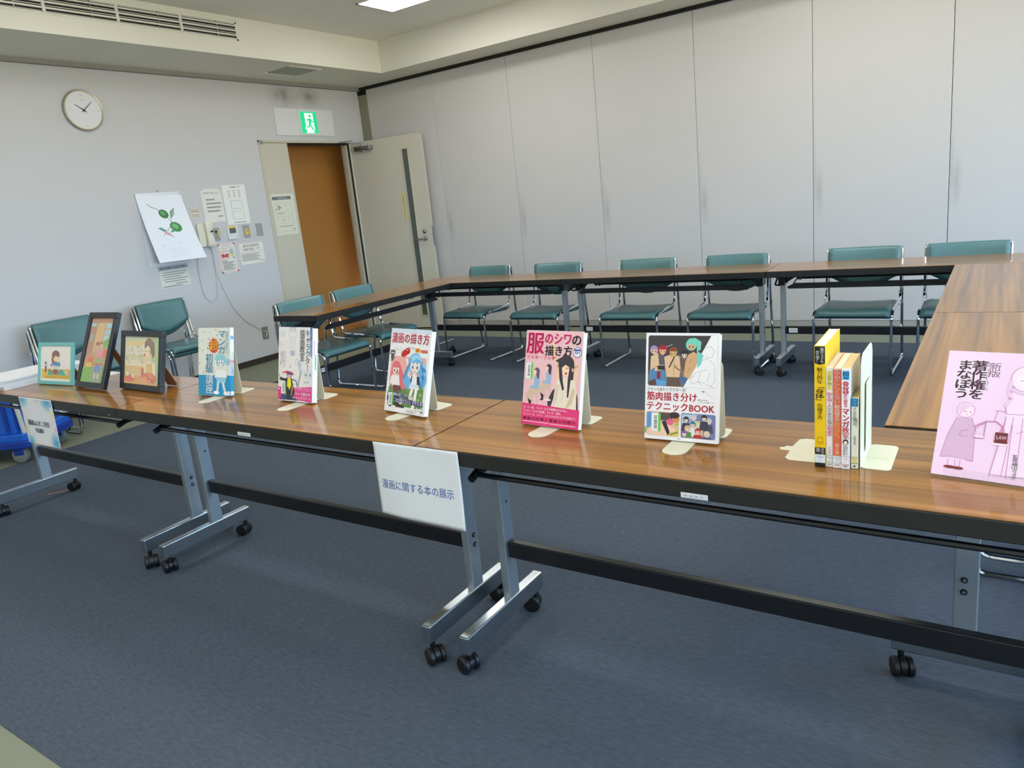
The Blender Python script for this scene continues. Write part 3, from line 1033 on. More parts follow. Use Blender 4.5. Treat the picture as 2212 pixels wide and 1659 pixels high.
A.vtxt('初級', .25, .385, .47, .67, (30, 148, 180), .012, out=(WH, .04)).vtxt('講座', .25, .70, .47, .975, WH, .012)
for k in range(3):
    A.vtxt('・・・・・・', .14 + k * .035, .74, .17 + k * .035, .92, (200, 228, 238))
A.rect(.90, .93, .999, .99, (230, 236, 238))
S1 = Art('spine_print', 0.016, 0.260, b1, loc=(0.180, 0, 0), rot=(0, 0, radians(90)), m='gloss')
S1.rect(0, 0, 1, 1, (236, 238, 236)).rect(0, .70, 1, 1, (34, 150, 196)).rect(0.05, .12, .95, .17, (110, 180, 220))
S1.vtxt('マンガ', .12, .36, .88, .46, (40, 140, 200)).rect(.05, .47, .95, .52, (214, 60, 56)).vtxt('超', .15, .47, .85, .52, WH).vtxt('初級講座', .12, .53, .88, .69, (40, 140, 200)).rect(.05, .93, .95, .985, (240, 244, 244))

# --- character drawing class
b2 = book('book', 3.966, -4.890, -1.7, 12.8, 0.183, 0.261, 0.022, 'white character drawing class book with pink lower band', BG, spine=None)
A = Art('cover_print', 0.183, 0.261, b2, m='gloss')
A.rect(0, 0, 1, 1, (236, 232, 230))
GR = (176, 184, 192)
A.ell(.11, .09, .10, .05, (222, 222, 222)).line([(.2, .07), (.98, .07)], .004, (200, 205, 210))
A.rect(.34, .0, .50, .06, (190, 200, 210)).ell(.42, .045, .05, .03, (226, 222, 222))
A.line([(.33, .06), (.31, .10), (.36, .22), (.35, .30), (.36, .38)], .008, GR).line([(.51, .06), (.53, .10), (.48, .22), (.49, .30), (.48, .38)], .008, GR)
for v in (.13, .16, .20):
    A.line([(.36, v), (.42, v + .012), (.48, v)], .006, (220, 160, 165))
A.line([(.42, .22), (.42, .30)], .008, (224, 160, 165)).rect(.36, .315, .48, .385, (180, 194, 214))
A.ell(.09, .235, .055, .045, (240, 196, 196)).ell(.09, .238, .046, .037, (238, 226, 224)).ell(.24, .235, .05, .04, (222, 222, 224)).ell(.24, .237, .042, .033, (236, 232, 230))
A.vtxt('カラーイラスト', .205, .33, .235, .48, (214, 90, 96))
A.vtxt('基本がわかると自然に描ける', .155, .33, .185, .55, (90, 86, 88)).vtxt('骨格や筋肉も', .105, .33, .135, .50, (110, 104, 104)).vtxt('上達のコツ満載', .055, .33, .085, .52, (110, 104, 104))
A.ell(.55, .47, .05, .045, (190, 205, 215)).ell(.55, .47, .038, .034, (236, 232, 230)).poly([(.57, .45), (.68, .48), (.71, .60), (.66, .68), (.62, .60)], (186, 202, 214)).poly([(.65, .50), (.69, .55), (.64, .58)], (222, 226, 228))
A.line([(.66, .62), (.60, .76), (.57, .80)], .035, (150, 168, 184)).ell(.36, .53, .02, .02, (200, 190, 200))
A.rect(.74, .565, .99, .69, (222, 224, 226)).rect(.74, .70, .92, .76, (226, 226, 226))
for u in (.82, .94):
    A.ell(u, .635, .03, .012, (120, 136, 150)).line([(u - .04, .61), (u + .04, .612)], .01, (150, 160, 170))
A.ell(.80, .73, .02, .009, (130, 140, 150)).ell(.88, .73, .02, .009, (130, 140, 150))
A.rect(.93, 0.0, .985, .385, (38, 112, 180)).vtxt('イラスト学習の決定版', .935, .03, .98, .38, (210, 226, 240))
A.vtxt('キャラクター', .795, .035, .925, .585, (60, 58, 60)).vtxt('描画教室', .640, .035, .775, .455, (60, 58, 60))
A.poly([(.0, .815), (.22, .815), (.22, .99), (0, .99)], (226, 60, 140)).poly([(.45, .815), (.99, .785), (.99, .995), (.45, .97)], (226, 60, 140))
# figure with a red scythe
A.poly([(.05, .985), (.12, .91), (.45, .93), (.60, .985)], (50, 92, 122))
A.poly([(.22, .69), (.40, .69), (.50, .86), (.44, .98), (.26, .98), (.24, .86)], (52, 48, 56)).line([(.24, .72), (.06, .70)], .05, (60, 50, 50)).line([(.40, .70), (.54, .72), (.56, .78)], .02, (80, 90, 110))
A.poly([(.29, .685), (.38, .685), (.40, .79), (.35, .84), (.27, .80)], (238, 226, 30)).poly([(.28, .79), (.37, .80), (.355, .855)], (226, 214, 20))
arc = [(.19 + .18 * 1.0 * cos(radians(a)) + .10, .645 - .05 * sin(radians(a))) for a in range(0, 181, 15)]
A.poly(arc + [(.12 + .16 * t, .635 - .018 * math.sin(pi * t)) for t in [0, .25, .5, .75, 1]], (206, 32, 46))
A.line([(.03, .64), (.10, .74)], .012, (150, 40, 60)).line([(.44, .79), (.40, .92)], .02, (220, 200, 90))
A.face(.33, .655, .058, (240, 214, 204), (112, 88, 140), (120, 60, 100))
A.barcode(.10, .735, .235, .905, (140, 214, 120))
A.txt('いちどは学んでおきたい', .47, .805, .97, .838, (252, 226, 238)).line([(.47, .855), (.97, .845)], .004, (250, 200, 224))
A.txt('キャラ描きの', .52, .868, .96, .915, WH, .02).txt('ベーシックスタイル', .43, .925, .97, .968, WH, .02)
A.rect(.01, .835, .06, .85, WH)
G().box((0.1822, 0.006, 0.165), (0.1832, 0.010, 0.215)).done('index_tab', mat('pink_tab', (230, 190, 226), .5), b2)
G().box((0.1822, 0.011, 0.115), (0.1832, 0.016, 0.165)).done('index_tab', mat('green_tab', (130, 200, 180), .5), b2)

# --- how to draw manga
b3 = book('book', 4.482, -4.893, -9.5, 17.0, 0.193, 0.262, 0.017, 'manga drawing book with blue-haired and pink-haired girls on the cover', BG)
A = Art('cover_print', 0.193, 0.262, b3, m='gloss')
A.rect(0, 0, 1, 1, (240, 240, 242)).rect(0, 0, 1, .05, (214, 226, 238))
A.rect(.06, .33, .93, .66, (240, 178, 172)).rect(.06, .62, .93, .925, (104, 148, 74))
for u, v in ((.86, .76), (.82, .82), (.68, .80)):
    A.poly([(u + (.035 if k % 2 == 0 else .015) * cos(radians(36 * k - 90)), v + (.026 if k % 2 == 0 else .011) * sin(radians(36 * k - 90))) for k in range(10)], (176, 206, 160))
A.txt('漫画の描き方', .035, .055, .955, .175, (150, 146, 150), .05)
A.txt('漫画の描き方', .03, .05, .95, .17, (228, 52, 96), .018, out=(WH, .035))
A.ell(.40, .285, .105, .042, (196, 34, 36), 20, -28).ell(.46, .262, .06, .04, (196, 34, 36), 16).ell(.44, .25, .03, .012, (232, 120, 110), 10)
A.ell(.22, .255, .115, .032, (150, 150, 150)).ell(.22, .255, .11, .029, WH).txt('やる気出すぞ', .13, .245, .31, .262, (60, 60, 60)).txt('How to draw comics', .47, .205, .63, .235, (150, 150, 160))
# grey cat
A.ell(.085, .30, .065, .032, (84, 82, 84)).poly([(.03, .29), (.02, .255), (.065, .275)], (84, 82, 84)).poly([(.10, .275), (.145, .255), (.145, .29)], (84, 82, 84)).ell(.09, .35, .045, .035, (84, 82, 84)).line([(.08, .37), (.06, .395)], .022, (84, 82, 84)).line([(.10, .37), (.11, .395)], .022, (84, 82, 84))
A.ell(.065, .298, .016, .010, WH, 8).ell(.11, .298, .016, .010, WH, 8).ell(.075, .265, .02, .008, (170, 40, 40), 8)
A.poly([(.70 + (.085 if k % 2 == 0 else .06) * cos(radians(18 * k)), .245 + (.032 if k % 2 == 0 else .022) * sin(radians(18 * k))) for k in range(20)], (250, 206, 70)).txt('超', .66, .225, .74, .265, (224, 70, 40), .03).txt('初級編', .77, .232, .94, .272, (232, 90, 60), .03)
# pink-haired girl
PK = (226, 118, 128)
A.poly([(.10, .46), (.30, .42), (.42, .55), (.52, .70), (.40, .72), (.28, .60), (.16, .72), (.06, .62)], PK)
A.poly([(.13, .55), (.30, .55), (.34, .68), (.20, .72), (.10, .66)], (244, 238, 240)).line([(.11, .58), (.07, .70)], .035, (246, 222, 206)).poly([(.16, .68), (.34, .68), (.40, .74), (.20, .76)], (120, 66, 76))
A.face(.21, .49, .10, (248, 224, 208), PK, (70, 50, 60)).ell(.235, .528, .018, .012, (110, 40, 40), 8)
A.poly([(.20, .76), (.34, .76), (.36, .90), (.50, .91), (.50, .94), (.30, .94), (.22, .90), (.16, .945), (.10, .94), (.16, .86)], (66, 50, 54)).ell(.40, .86, .05, .04, (238, 238, 240))
# blue-haired girl
BL, BD = (112, 184, 232), (70, 140, 206)
for pts in ([(.52, .42), (.44, .52), (.40, .62), (.52, .70), (.58, .60)], [(.82, .40), (.95, .46), (.98, .60), (.92, .70), (.84, .64), (.78, .56)], [(.55, .52), (.50, .66), (.56, .73), (.64, .64)]):
    A.poly(pts, BL)
for k in range(4):
    A.ell(.90 - k * .005, .42 + k * .045, .05, .024, BD if k % 2 else (150, 210, 240), 10, 30).ell(.42 + k * .02, .46 + k * .012 - .0, .0, .0, BL, 4)
A.poly([(.60, .55), (.80, .55), (.84, .64), (.76, .66), (.60, .62)], (40, 52, 76)).poly([(.64, .53), (.74, .53), (.77, .68), (.62, .68)], (240, 242, 246)).poly([(.60, .645), (.80, .645), (.84, .70), (.58, .70)], (214, 230, 244))
A.line([(.66, .70), (.62, .80), (.66, .83)], .07, (246, 234, 228)).line([(.76, .70), (.74, .83), (.70, .95)], .065, (250, 248, 246)).line([(.60, .57), (.54, .54), (.56, .49)], .04, (248, 226, 212))
A.line([(.50, .42), (.46, .36)], .05, (248, 232, 224))
A.face(.68, .42, .145, (250, 230, 218), BL, (50, 110, 180), long=.0)
A.poly([(.56, .33), (.66, .29), (.78, .30), (.86, .37), (.80, .36), (.70, .34), (.60, .38)], (160, 214, 244)).line([(.55, .40), (.47, .50), (.44, .58)], .035, BD).line([(.83, .42), (.90, .54), (.88, .66)], .03, BD)
A.poly([(.05, .765), (.58, .775), (.58, .815), (.05, .80)], (44, 52, 116)).poly([(.05, .815), (.95, .84), (.95, .895), (.05, .87)], (44, 52, 116))
A.txt('初めて漫画を描くときの', .06, .768, .57, .806, WH, .02).txt('「これが知りたい」を叶える!', .20, .828, .94, .885, WH, .02)
A.barcode(.09, .775, .215, .925, (110, 200, 84))
A.ell(.86, .945, .065, .03, (90, 90, 90)).ell(.86, .945, .058, .026, WH).poly([(.81, .94), (.80, .905), (.84, .925)], WH).poly([(.88, .925), (.92, .905), (.915, .94)], WH).ell(.84, .945, .008, .007, K, 6).ell(.885, .945, .008, .007, K, 6).poly([(.82, .965), (.90, .965), (.91, .995), (.81, .995)], WH)
A.ell(.66, .965, .12, .024, (140, 140, 140)).ell(.66, .965, .115, .021, WH).scrib(.58, .957, .74, .964, (120, 120, 120), 2).scrib(.58, .970, .74, .977, (120, 120, 120), 3).ell(.95, .955, .022, .008, (60, 110, 180), 10)

# --- clothes wrinkles
b4 = book('book', 5.000, -4.896, -4.4, 15.5, 0.187, 0.260, 0.015, 'pink clothes-wrinkle drawing book with black-haired figure in cream top', BG)
A = Art('cover_print', 0.187, 0.260, b4, m='gloss')
A.rect(0, 0, 1, 1, (240, 194, 200)).rect(.985, 0, 1, 1, (246, 240, 242))
# main figure
SK = (244, 206, 170)
A.line([(.60, .50), (.60, .36), (.52, .28), (.46, .12)], .065, SK).line([(.88, .52), (.90, .36), (.80, .29), (.68, .29)], .075, SK)
A.poly([(.52, .62), (.60, .58), (.50, .80), (.46, .80), (.44, .74)], (58, 54, 62)).poly([(.90, .58), (.95, .66), (.97, .80), (.93, .82), (.89, .70)], (58, 54, 62))
A.poly([(.60, .50), (.72, .47), (.88, .50), (.93, .62), (.94, .82), (.54, .82), (.55, .66), (.57, .56)], (236, 226, 206))
A.poly([(.57, .56), (.64, .55), (.60, .72), (.55, .80)], (222, 208, 182)).poly([(.86, .58), (.91, .60), (.86, .74), (.74, .82), (.82, .68)], (216, 196, 160)).line([(.70, .58), (.69, .72)], .008, (214, 200, 176))
A.poly([(.54, .31), (.63, .275), (.60, .33)], (58, 54, 62)).poly([(.70, .28), (.71, .225), (.78, .275)], (58, 54, 62)).poly([(.715, .275), (.722, .243), (.755, .272)], (226, 160, 160))
A.ell(.73, .335, .135, .085, (58, 54, 62))
A.poly([(.62, .33), (.83, .33), (.83, .42), (.76, .47), (.69, .455), (.63, .40)], (248, 216, 184))
A.poly([(.60, .34), (.66, .27), (.80, .27), (.87, .36), (.86, .50), (.82, .50), (.80, .68), (.775, .68), (.77, .50), (.79, .37), (.72, .345), (.66, .38), (.69, .52), (.72, .60), (.69, .615), (.63, .50)], (58, 54, 62))
A.line([(.73, .385), (.78, .375)], .010, (120, 70, 60)).ell(.735, .435, .02, .013, (200, 50, 60), 8).ell(.845, .395, .018, .02, (244, 196, 160), 8)
# two seated figures
for (ox, oy, sc, hair) in ((.21, .39, 1.0, (110, 92, 110)), (.42, .345, .92, (70, 62, 68))):
    def q(u, v): return (ox + u * sc, oy + v * sc)
    A.poly([q(-.09, .215), q(.06, .225), q(.055, .285), q(-.04, .30), q(-.02, .375), q(-.10, .36), q(-.17, .305)], (216, 190, 170))
    A.poly([q(-.02, .10), q(.06, .095), q(.075, .16), q(.06, .23), q(-.06, .225), q(-.10, .205), q(-.02, .19)], (150, 186, 214))
    A.poly([q(-.12, .33), q(-.05, .36), q(-.06, .42), q(-.12, .42), q(-.09, .39)], (40, 36, 40))
    A.ell(*q(.02, .045), .052 * sc, .042 * sc, hair).poly([q(.0, .02), q(.07, .03), q(.065, .12), q(.03, .12)], hair).ell(*q(-.01, .055), .026 * sc, .026 * sc, (246, 214, 190), 10)
    A.ell(*q(.03, .41), .065 * sc, .014 * sc, (250, 224, 228)).line([q(.055, .29), q(.055, .41)], .006, (190, 170, 176))
A.poly([(0, .775), (1, .80), (1, 1), (0, 1)], (228, 60, 124))
A.txt('服', .025, .03, .325, .245, (232, 50, 122), .022).txt('のシワ', .345, .03, .79, .135, (232, 50, 122), .028).txt('の', .81, .045, .955, .14, K, .022).txt('描き方', .355, .155, .815, .26, K, .02)
A.txt('マスターブック', .03, .262, .53, .305, (232, 60, 128), .015)
A.ell(.905, .215, .072, .052, (60, 90, 160)).ell(.905, .215, .064, .046, (246, 246, 250)).poly([(.845, .20), (.862, .182), (.948, .182), (.965, .20)], (60, 90, 160)).txt('Art', .86, .197, .95, .232, (60, 90, 160), .03).txt('マスター', .865, .238, .945, .248, (60, 90, 160))
A.barcode(.035, .345, .155, .515, (96, 214, 74))
for i, (t, u0, u1) in enumerate((('セーラー服、ブレザーなどの制服はもちろん、', .03, .80), ('ワンピースなどの私服、ドレス、浴衣、', .03, .70), ('そしてナース、メイド、ゴスロリなどのコスプレ衣装まで、', .03, .955))):
    A.txt(t, u0, .806 + i * .036, u1, .832 + i * .036, WH, .012)
A.txt('豊富な写真と豊富な作例で', .03, .918, .955, .952, (110, 24, 60), .012).scrib(.03, .962, .50, .970, (252, 220, 232), 4).scrib(.52, .966, .95, .974, (252, 220, 232), 5)

# --- muscle drawing technique
b5 = book('book', 5.373, -4.915, 0.9, 11.9, 0.181, 0.260, 0.014, 'white muscle drawing technique book with dark group illustration', BG)
A = Art('cover_print', 0.181, 0.260, b5, m='gloss')
A.rect(0, 0, 1, 1, (242, 240, 242))
A.rr(.03, .022, .97, .50, .02, (206, 206, 208)).rr(.033, .0245, .967, .4975, .02, (244, 243, 245))
A.poly([(.05, .0245), (.885, .0245), (.53, .4975), (.05, .4975), (.033, .48), (.033, .04)], (66, 62, 64))
A.poly([(.033, .40), (.18, .22), (.50, .20), (.74, .22), (.53, .4975), (.05, .4975), (.033, .48)], (112, 106, 112))
SKA, SKB = (226, 190, 152), (214, 170, 128)
# line art half
for pts in ([(.80, .14), (.88, .12), (.93, .16), (.90, .22), (.82, .22)], [(.74, .26), (.84, .23), (.93, .28), (.94, .44), (.88, .49)], [(.60, .42), (.70, .36), (.84, .33)], [(.62, .47), (.74, .44), (.95, .495)], [(.76, .36), (.72, .44), (.78, .48)], [(.88, .36), (.84, .44)], [(.68, .39), (.62, .42), (.64, .45)]):
    A.line(pts, .005, (176, 174, 182))
# standing figures, from the left
A.poly([(.07, .22), (.16, .20), (.18, .34), (.06, .42)], SKA).poly([(.05, .36), (.18, .30), (.30, .38), (.30, .49), (.05, .49)], (84, 136, 178))
A.poly([(.11, .19), (.24, .19), (.27, .34), (.13, .36)], SKA).poly([(.17, .19), (.26, .20), (.27, .30), (.19, .30)], (92, 92, 100)).line([(.14, .22), (.16, .32), (.26, .33)], .045, SKA).rect(.17, .305, .27, .345, (52, 50, 56))
A.poly([(.26, .225), (.34, .20), (.46, .215), (.50, .26), (.47, .42), (.30, .42), (.27, .30)], SKA).line([(.40, .22), (.33, .32)], .018, (60, 52, 48)).poly([(.30, .41), (.48, .41), (.49, .495), (.29, .495)], (104, 84, 76)).line([(.34, .30), (.46, .30)], .006, (170, 130, 98)).line([(.40, .25), (.395, .39)], .006, (170, 130, 98))
A.poly([(.47, .235), (.54, .235), (.56, .33), (.49, .34)], (110, 88, 80)).line([(.40, .31), (.60, .40)], .022, (150, 120, 92))
A.poly([(.58, .20), (.66, .17), (.72, .20), (.70, .30), (.60, .42), (.53, .40), (.55, .27)], SKB).poly([(.70, .16), (.79, .20), (.76, .28), (.71, .32)], (120, 206, 198)).line([(.64, .24), (.60, .27)], .005, (150, 110, 84)).line([(.62, .31), (.58, .36)], .005, (150, 110, 84))
A.poly([(.14, .44), (.30, .45), (.29, .495), (.14, .495)], (96, 160, 214)).poly([(.04, .46), (.14, .43), (.16, .49), (.05, .49)], (96, 70, 66)).poly([(.48, .40), (.58, .41), (.55, .47), (.50, .47)], (70, 110, 160)).rect(.16, .36, .21, .43, (150, 40, 50))
A.face(.115, .165, .05, SKA, (156, 140, 184)).face(.235, .165, .055, SKA, (176, 36, 52)).face(.385, .18, .055, SKA, (122, 86, 56)).rect(.345, .145, .425, .16, (170, 50, 44)).ell(.385, .205, .035, .013, (206, 178, 90), 10)
A.face(.535, .20, .045, (232, 208, 190), (40, 42, 54)).face(.625, .115, .062, SKB, (118, 208, 186))
A.poly([(.56, .08), (.60, .05), (.68, .045), (.76, .08), (.75, .15), (.70, .17), (.70, .11), (.62, .075)], (118, 208, 186)).line([(.28, .13), (.37, .108)], .006, (220, 220, 220))
A.txt('ジャンル&キャラクター別', .03, .508, .56, .545, (90, 86, 92), .0).txt('筋肉描き分け', .03, .552, .715, .632, (214, 48, 70), .018).txt('テクニックBOOK', .03, .648, .95, .725, (214, 48, 70), .018)
A.line([(.76, .53), (.82, .525), (.86, .56), (.94, .585)], .004, (190, 186, 200)).ell(.80, .532, .012, .010, (150, 130, 160), 6).txt('監修/中塚 真', .73, .604, .86, .616, (110, 106, 110)).txt('イラスト/赤坂高 フサノ', .73, .624, .95, .636, (110, 106, 110))
# two lower pictures
A.rr(.03, .738, .485, .965, .02, (222, 186, 150)).poly([(.03, .75), (.15, .745), (.14, .88), (.03, .90)], (96, 150, 206)).poly([(.03, .93), (.20, .80), (.44, .90), (.36, .963), (.05, .963)], (240, 206, 180)).poly([(.24, .83), (.30, .82), (.36, .93), (.33, .96)], (50, 44, 46)).poly([(.20, .745), (.44, .745), (.46, .82), (.22, .82)], (92, 74, 78)).ell(.36, .83, .05, .03, (226, 100, 140)).ell(.44, .80, .05, .035, (206, 140, 84)).poly([(.36, .93), (.48, .90), (.48, .96), (.36, .962)], (210, 200, 90)).line([(.36, .95), (.47, .92)], .012, (70, 70, 60)).ell(.42, .765, .07, .03, (60, 46, 48)).ell(.45, .85, .02, .016, (130, 200, 70), 8)
A.rr(.51, .738, .968, .965, .02, (120, 128, 176)).poly([(.52, .75), (.74, .745), (.62, .80), (.52, .85)], (176, 206, 224))
for (u, v, hc, bc) in ((.58, .80, (50, 52, 66), (52, 54, 84)), (.68, .775, (196, 200, 206), (210, 210, 214)), (.75, .835, (206, 206, 120), (226, 190, 150)), (.67, .84, (60, 120, 140), (230, 226, 230)), (.88, .80, (196, 196, 204), (80, 80, 96)), (.82, .775, (50, 50, 60), (60, 60, 80)), (.60, .88, (214, 170, 110), (86, 140, 66)), (.86, .92, (220, 204, 176), (70, 70, 96)), (.74, .90, (180, 60, 56), (190, 50, 48)), (.56, .93, (130, 90, 150), (60, 60, 110))):
    A.poly([(u - .05, v + .03), (u + .05, v + .03), (u + .06, min(v + .11, .962)), (u - .06, min(v + .11, .962))], bc).face(u, v, .035, (246, 220, 196), hc)
A.barcode(.10, .752, .23, .925, (110, 200, 84)).rr(-.0, .885, .025, .945, .006, (120, 180, 120)).txt('双葉社', .46, .975, .52, .988, (110, 108, 110))

bookend(3.590, 3.690, -4.838, 3.630, -4.990, 4.8, 0.195, 'cream metal bookend behind the blue and white course book')
bookend(4.035, 4.136, -4.822, 4.084, -4.983, -1.7, 0.195, 'cream metal bookend behind the character drawing class book')
bookend(4.545, 4.656, -4.826, 4.585, -4.972, -9.5, 0.195, 'cream metal bookend behind the two-girl manga drawing book')
bookend(5.058, 5.190, -4.836, 5.098, -4.982, -4.4, 0.195, 'cream metal bookend behind the pink clothes-wrinkle book')
bookend(5.430, 5.555, -4.853, 5.470, -5.000, 0.9, 0.195, 'cream metal bookend behind the white muscle drawing book')

# ------------------------------------------------------------------ the row of spines
SG = 'books standing spine-out between two bookends'
def spine_book(x, y, w, d, h, label, cover, pages='pages'):
    t = thing('book', (x, y, ZT + 0.0002), label, 'book', SG, (0, 0, radians(1.0)))
    cm = mat('spine_cover', cover, 0.35)
    G().prism([(0.0015, 0), (w - 0.0015, 0), (w, 0.0015), (w, 0.0025), (0, 0.0025), (0, 0.0015)], 'z', 0, h).done('spine_cover', cm, t)
    G().box((0, 0.0025, 0), (0.0006, d, h)).done('front_cover', cm, t)
    G().box((w - 0.0006, 0.0025, 0), (w, d, h)).done('back_cover', cm, t)
    G().box((0.0008, 0.0026, 0.0015), (w - 0.0008, d - 0.001, h - 0.0015)).done('page_block', pages, t)
    return t
YB = -4.972
s1 = spine_book(5.7800, YB - .006, 0.0205, 0.182, 0.259, 'tall yellow body-drawing book, thickest and tallest of the spine row', (240, 196, 24))
A = Art('spine_print', 0.0205, 0.259, s1, m='gloss')
A.rect(0, 0, 1, 1, (242, 198, 24)).poly([(0.03, .005), (.97, .005), (.97, .14), (.5, .152), (.03, .14)], (34, 32, 32)).vtxt('最高のイラストを', .55, .015, .88, .135, WH, .01).vtxt('作り出す!', .14, .04, .46, .135, WH, .01)
A.vtxt('魅力的な', .24, .175, .74, .305, K, .01).vtxt('「身体」', .10, .31, .88, .465, K, .016).vtxt('の描き方', .24, .465, .74, .60, K, .01)
A.ell(.5, .76, .28, .02, (214, 168, 20)).ell(.5, .785, .34, .022, (214, 168, 20)).ell(.5, .77, .2, .014, (242, 198, 24))
A.rect(0, .835, 1, 1, (30, 30, 34)).vtxt('ダウンロード', .56, .84, .90, .892, WH).vtxt('特典付', .14, .84, .48, .875, WH).rect(.02, .89, .98, .965, (90, 170, 110)).rect(.02, .894, .98, .961, (226, 234, 240)).txt('Y726.5', .16, .905, .84, .922, (70, 80, 110)).txt('ミ', .42, .935, .58, .950, (70, 80, 110))
s2 = spine_book(5.8010, YB, 0.0125, 0.148, 0.212, 'thin white drawing-advice book beside the tall yellow one', (240, 232, 236))
A = Art('spine_print', 0.0125, 0.212, s2, m='gloss')
A.rect(0, 0, 1, 1, (242, 234, 238)).rect(.18, .03, .86, .215, (232, 222, 130)).vtxt('プロ絵師に聞く!', .25, .035, .8, .21, (70, 80, 60)).vtxt('絵を描く人', .16, .24, .88, .39, (226, 70, 140), .015).vtxt('のためのお悩み', .2, .39, .84, .585, (70, 66, 72), .01).vtxt('相談室', .16, .585, .88, .685, (226, 70, 140), .015).vtxt('ジュルナ', .25, .79, .75, .87, (90, 86, 90))
A.rect(.03, .878, .97, .955, (90, 170, 110)).rect(.03, .882, .97, .951, (232, 236, 242)).txt('Y726.5', .12, .893, .88, .911, (80, 90, 120)).txt('エ', .4, .925, .6, .94, (80, 90, 120)).scrib(.2, .968, .8, .978, (140, 136, 140), 2)
s3 = spine_book(5.8140, YB - .001, 0.0160, 0.148, 0.212, 'orange drawing book in the spine row', (222, 110, 74))
A = Art('spine_print', 0.0160, 0.212, s3, m='gloss')
A.rect(0, 0, 1, 1, (222, 112, 76)).rect(0, 0, 1, .012, (240, 224, 214)).vtxt('ややこしくない', .14, .02, .86, .355, (226, 60, 90), .05).vtxt('ややこしくない', .14, .02, .86, .355, (252, 232, 226), .005).vtxt('絵の描き方', .2, .36, .8, .53, (250, 238, 230), .02).vtxt('描けると楽しくなる', .52, .54, .82, .70, (244, 196, 120)).vtxt('描けない人の本', .18, .54, .48, .68, (244, 196, 120)).vtxt('松村上久郎', .3, .75, .72, .86, (250, 228, 216))
A.rect(0, .875, 1, 1, (242, 238, 240)).rect(.03, .878, .97, .955, (90, 170, 110)).rect(.03, .882, .97, .951, (232, 236, 242)).txt('726.5', .2, .893, .8, .911, (80, 90, 120)).txt('マ', .4, .925, .6, .94, (80, 90, 120)).scrib(.2, .966, .8, .976, (120, 116, 120), 3)
s4 = spine_book(5.8305, YB - .003, 0.0150, 0.148, 0.212, 'white manga class book with red letters and blue 012 tag on spine', (244, 244, 246), 'oldpages')
A = Art('spine_print', 0.0150, 0.212, s4, m='gloss')
A.rect(0, 0, 1, 1, (244, 244, 246)).rect(.10, .02, .92, .105, (60, 160, 214)).txt('012', .16, .03, .86, .065, (20, 50, 90), .02).txt('新書', .3, .075, .72, .098, (20, 50, 90))
for k in range(3):
    A.ell(.5, .145 + k * .04, .36, .025, (206, 34, 60), 14)
A.vtxt('小学生', .22, .125, .78, .245, WH, .006).vtxt('から始める', .26, .25, .74, .375, (226, 60, 90), .02).vtxt('マンガ', .06, .385, .94, .58, (214, 36, 50), .02).vtxt('教室', .08, .58, .92, .69, (214, 36, 50), .012)
A.ell(.5, .725, .36, .03, (50, 40, 44)).ell(.5, .732, .24, .02, (246, 218, 196)).vtxt('監修まんが', .52, .76, .78, .86, (100, 100, 106)).vtxt('教室編集部', .22, .76, .48, .86, (100, 100, 106))
A.rect(.03, .868, .97, .955, (206, 60, 70)).rect(.03, .872, .97, .951, (236, 236, 242)).txt('726', .3, .885, .7, .905, (90, 90, 110)).txt('シ', .4, .922, .6, .938, (90, 90, 110)).scrib(.2, .966, .8, .976, (120, 116, 120), 5)
s5 = spine_book(5.8475, YB + .004, 0.0125, 0.105, 0.150, 'smallest cream paperback of the spine row, beside the bookend', (226, 224, 200), 'oldpages')
A = Art('spine_print', 0.0125, 0.150, s5, m='gloss')
A.rect(0, 0, 1, 1, (228, 226, 202)).rect(0.02, .0, .98, .115, (40, 120, 170)).vtxt('マンガ', .3, .02, .7, .10, (150, 200, 220)).vtxt('マンガの描き方', .16, .125, .72, .385, (60, 60, 56), .01).vtxt('似顔絵から', .66, .27, .92, .42, (90, 90, 86)).vtxt('手塚治虫', .3, .53, .7, .655, (70, 70, 66))
A.rect(.0, .83, 1, .93, (90, 160, 70)).rect(.0, .838, 1, .92, (232, 214, 150)).txt('Y727', .1, .85, .9, .875, (170, 100, 60)).txt('テ', .4, .89, .6, .91, (120, 90, 60)).ell(.5, .965, .2, .012, (60, 60, 60), 8)

# pair of bookends holding the spine row
t = thing('bookend', (5.7785, -4.885, ZT - 0.0006), 'cream metal bookend with notched foot, beside the tall yellow book', 'bookend', 'bookends holding the spine row')
G().prism(rrect(-0.072, 0.0, 0.072, 0.20, 0.02, 4), 'x', -0.0014, 0.0).done('upright_plate', 'cream', t)
foot = [(0.0, -0.072), (0.0, 0.072), (-0.050, 0.074), (-0.062, 0.066), (-0.067, 0.015), (-0.079, 0.015), (-0.083, 0.006), (-0.092, 0.000), (-0.086, -0.012), (-0.066, -0.013), (-0.066, -0.060), (-0.056, -0.071)]
G().prism(list(reversed(foot)), 'z', 0.0, 0.0016).done('base_plate', 'cream', t)
t = thing('bookend', (5.8625, -4.885, ZT - 0.0006), 'cream metal bookend closing the row after the smallest paperback', 'bookend', 'bookends holding the spine row')
G().prism([(-0.076, 0.0), (0.076, 0.0), (0.076, 0.215), (0.066, 0.232), (0.050, 0.237), (-0.050, 0.237), (-0.066, 0.230), (-0.076, 0.215)], 'x', 0.0, 0.0016).done('upright_plate', 'cream', t)
bp = G().prism(rrect(0.0, -0.076, 0.056, 0.076, 0.012, 4), 'z', 0.0, 0.0016)
bp.done('base_plate', 'cream', t)
G().box((0.004, -0.012, 0.0016), (0.046, -0.0105, 0.0024)).done('pressed_rib', 'cream', t)
G().prism([(-0.03, 0.02), (0.03, 0.02), (0.03, 0.17), (-0.03, 0.17)], 'x', 0.004, 0.0052).done('inner_flap', 'cream', t)

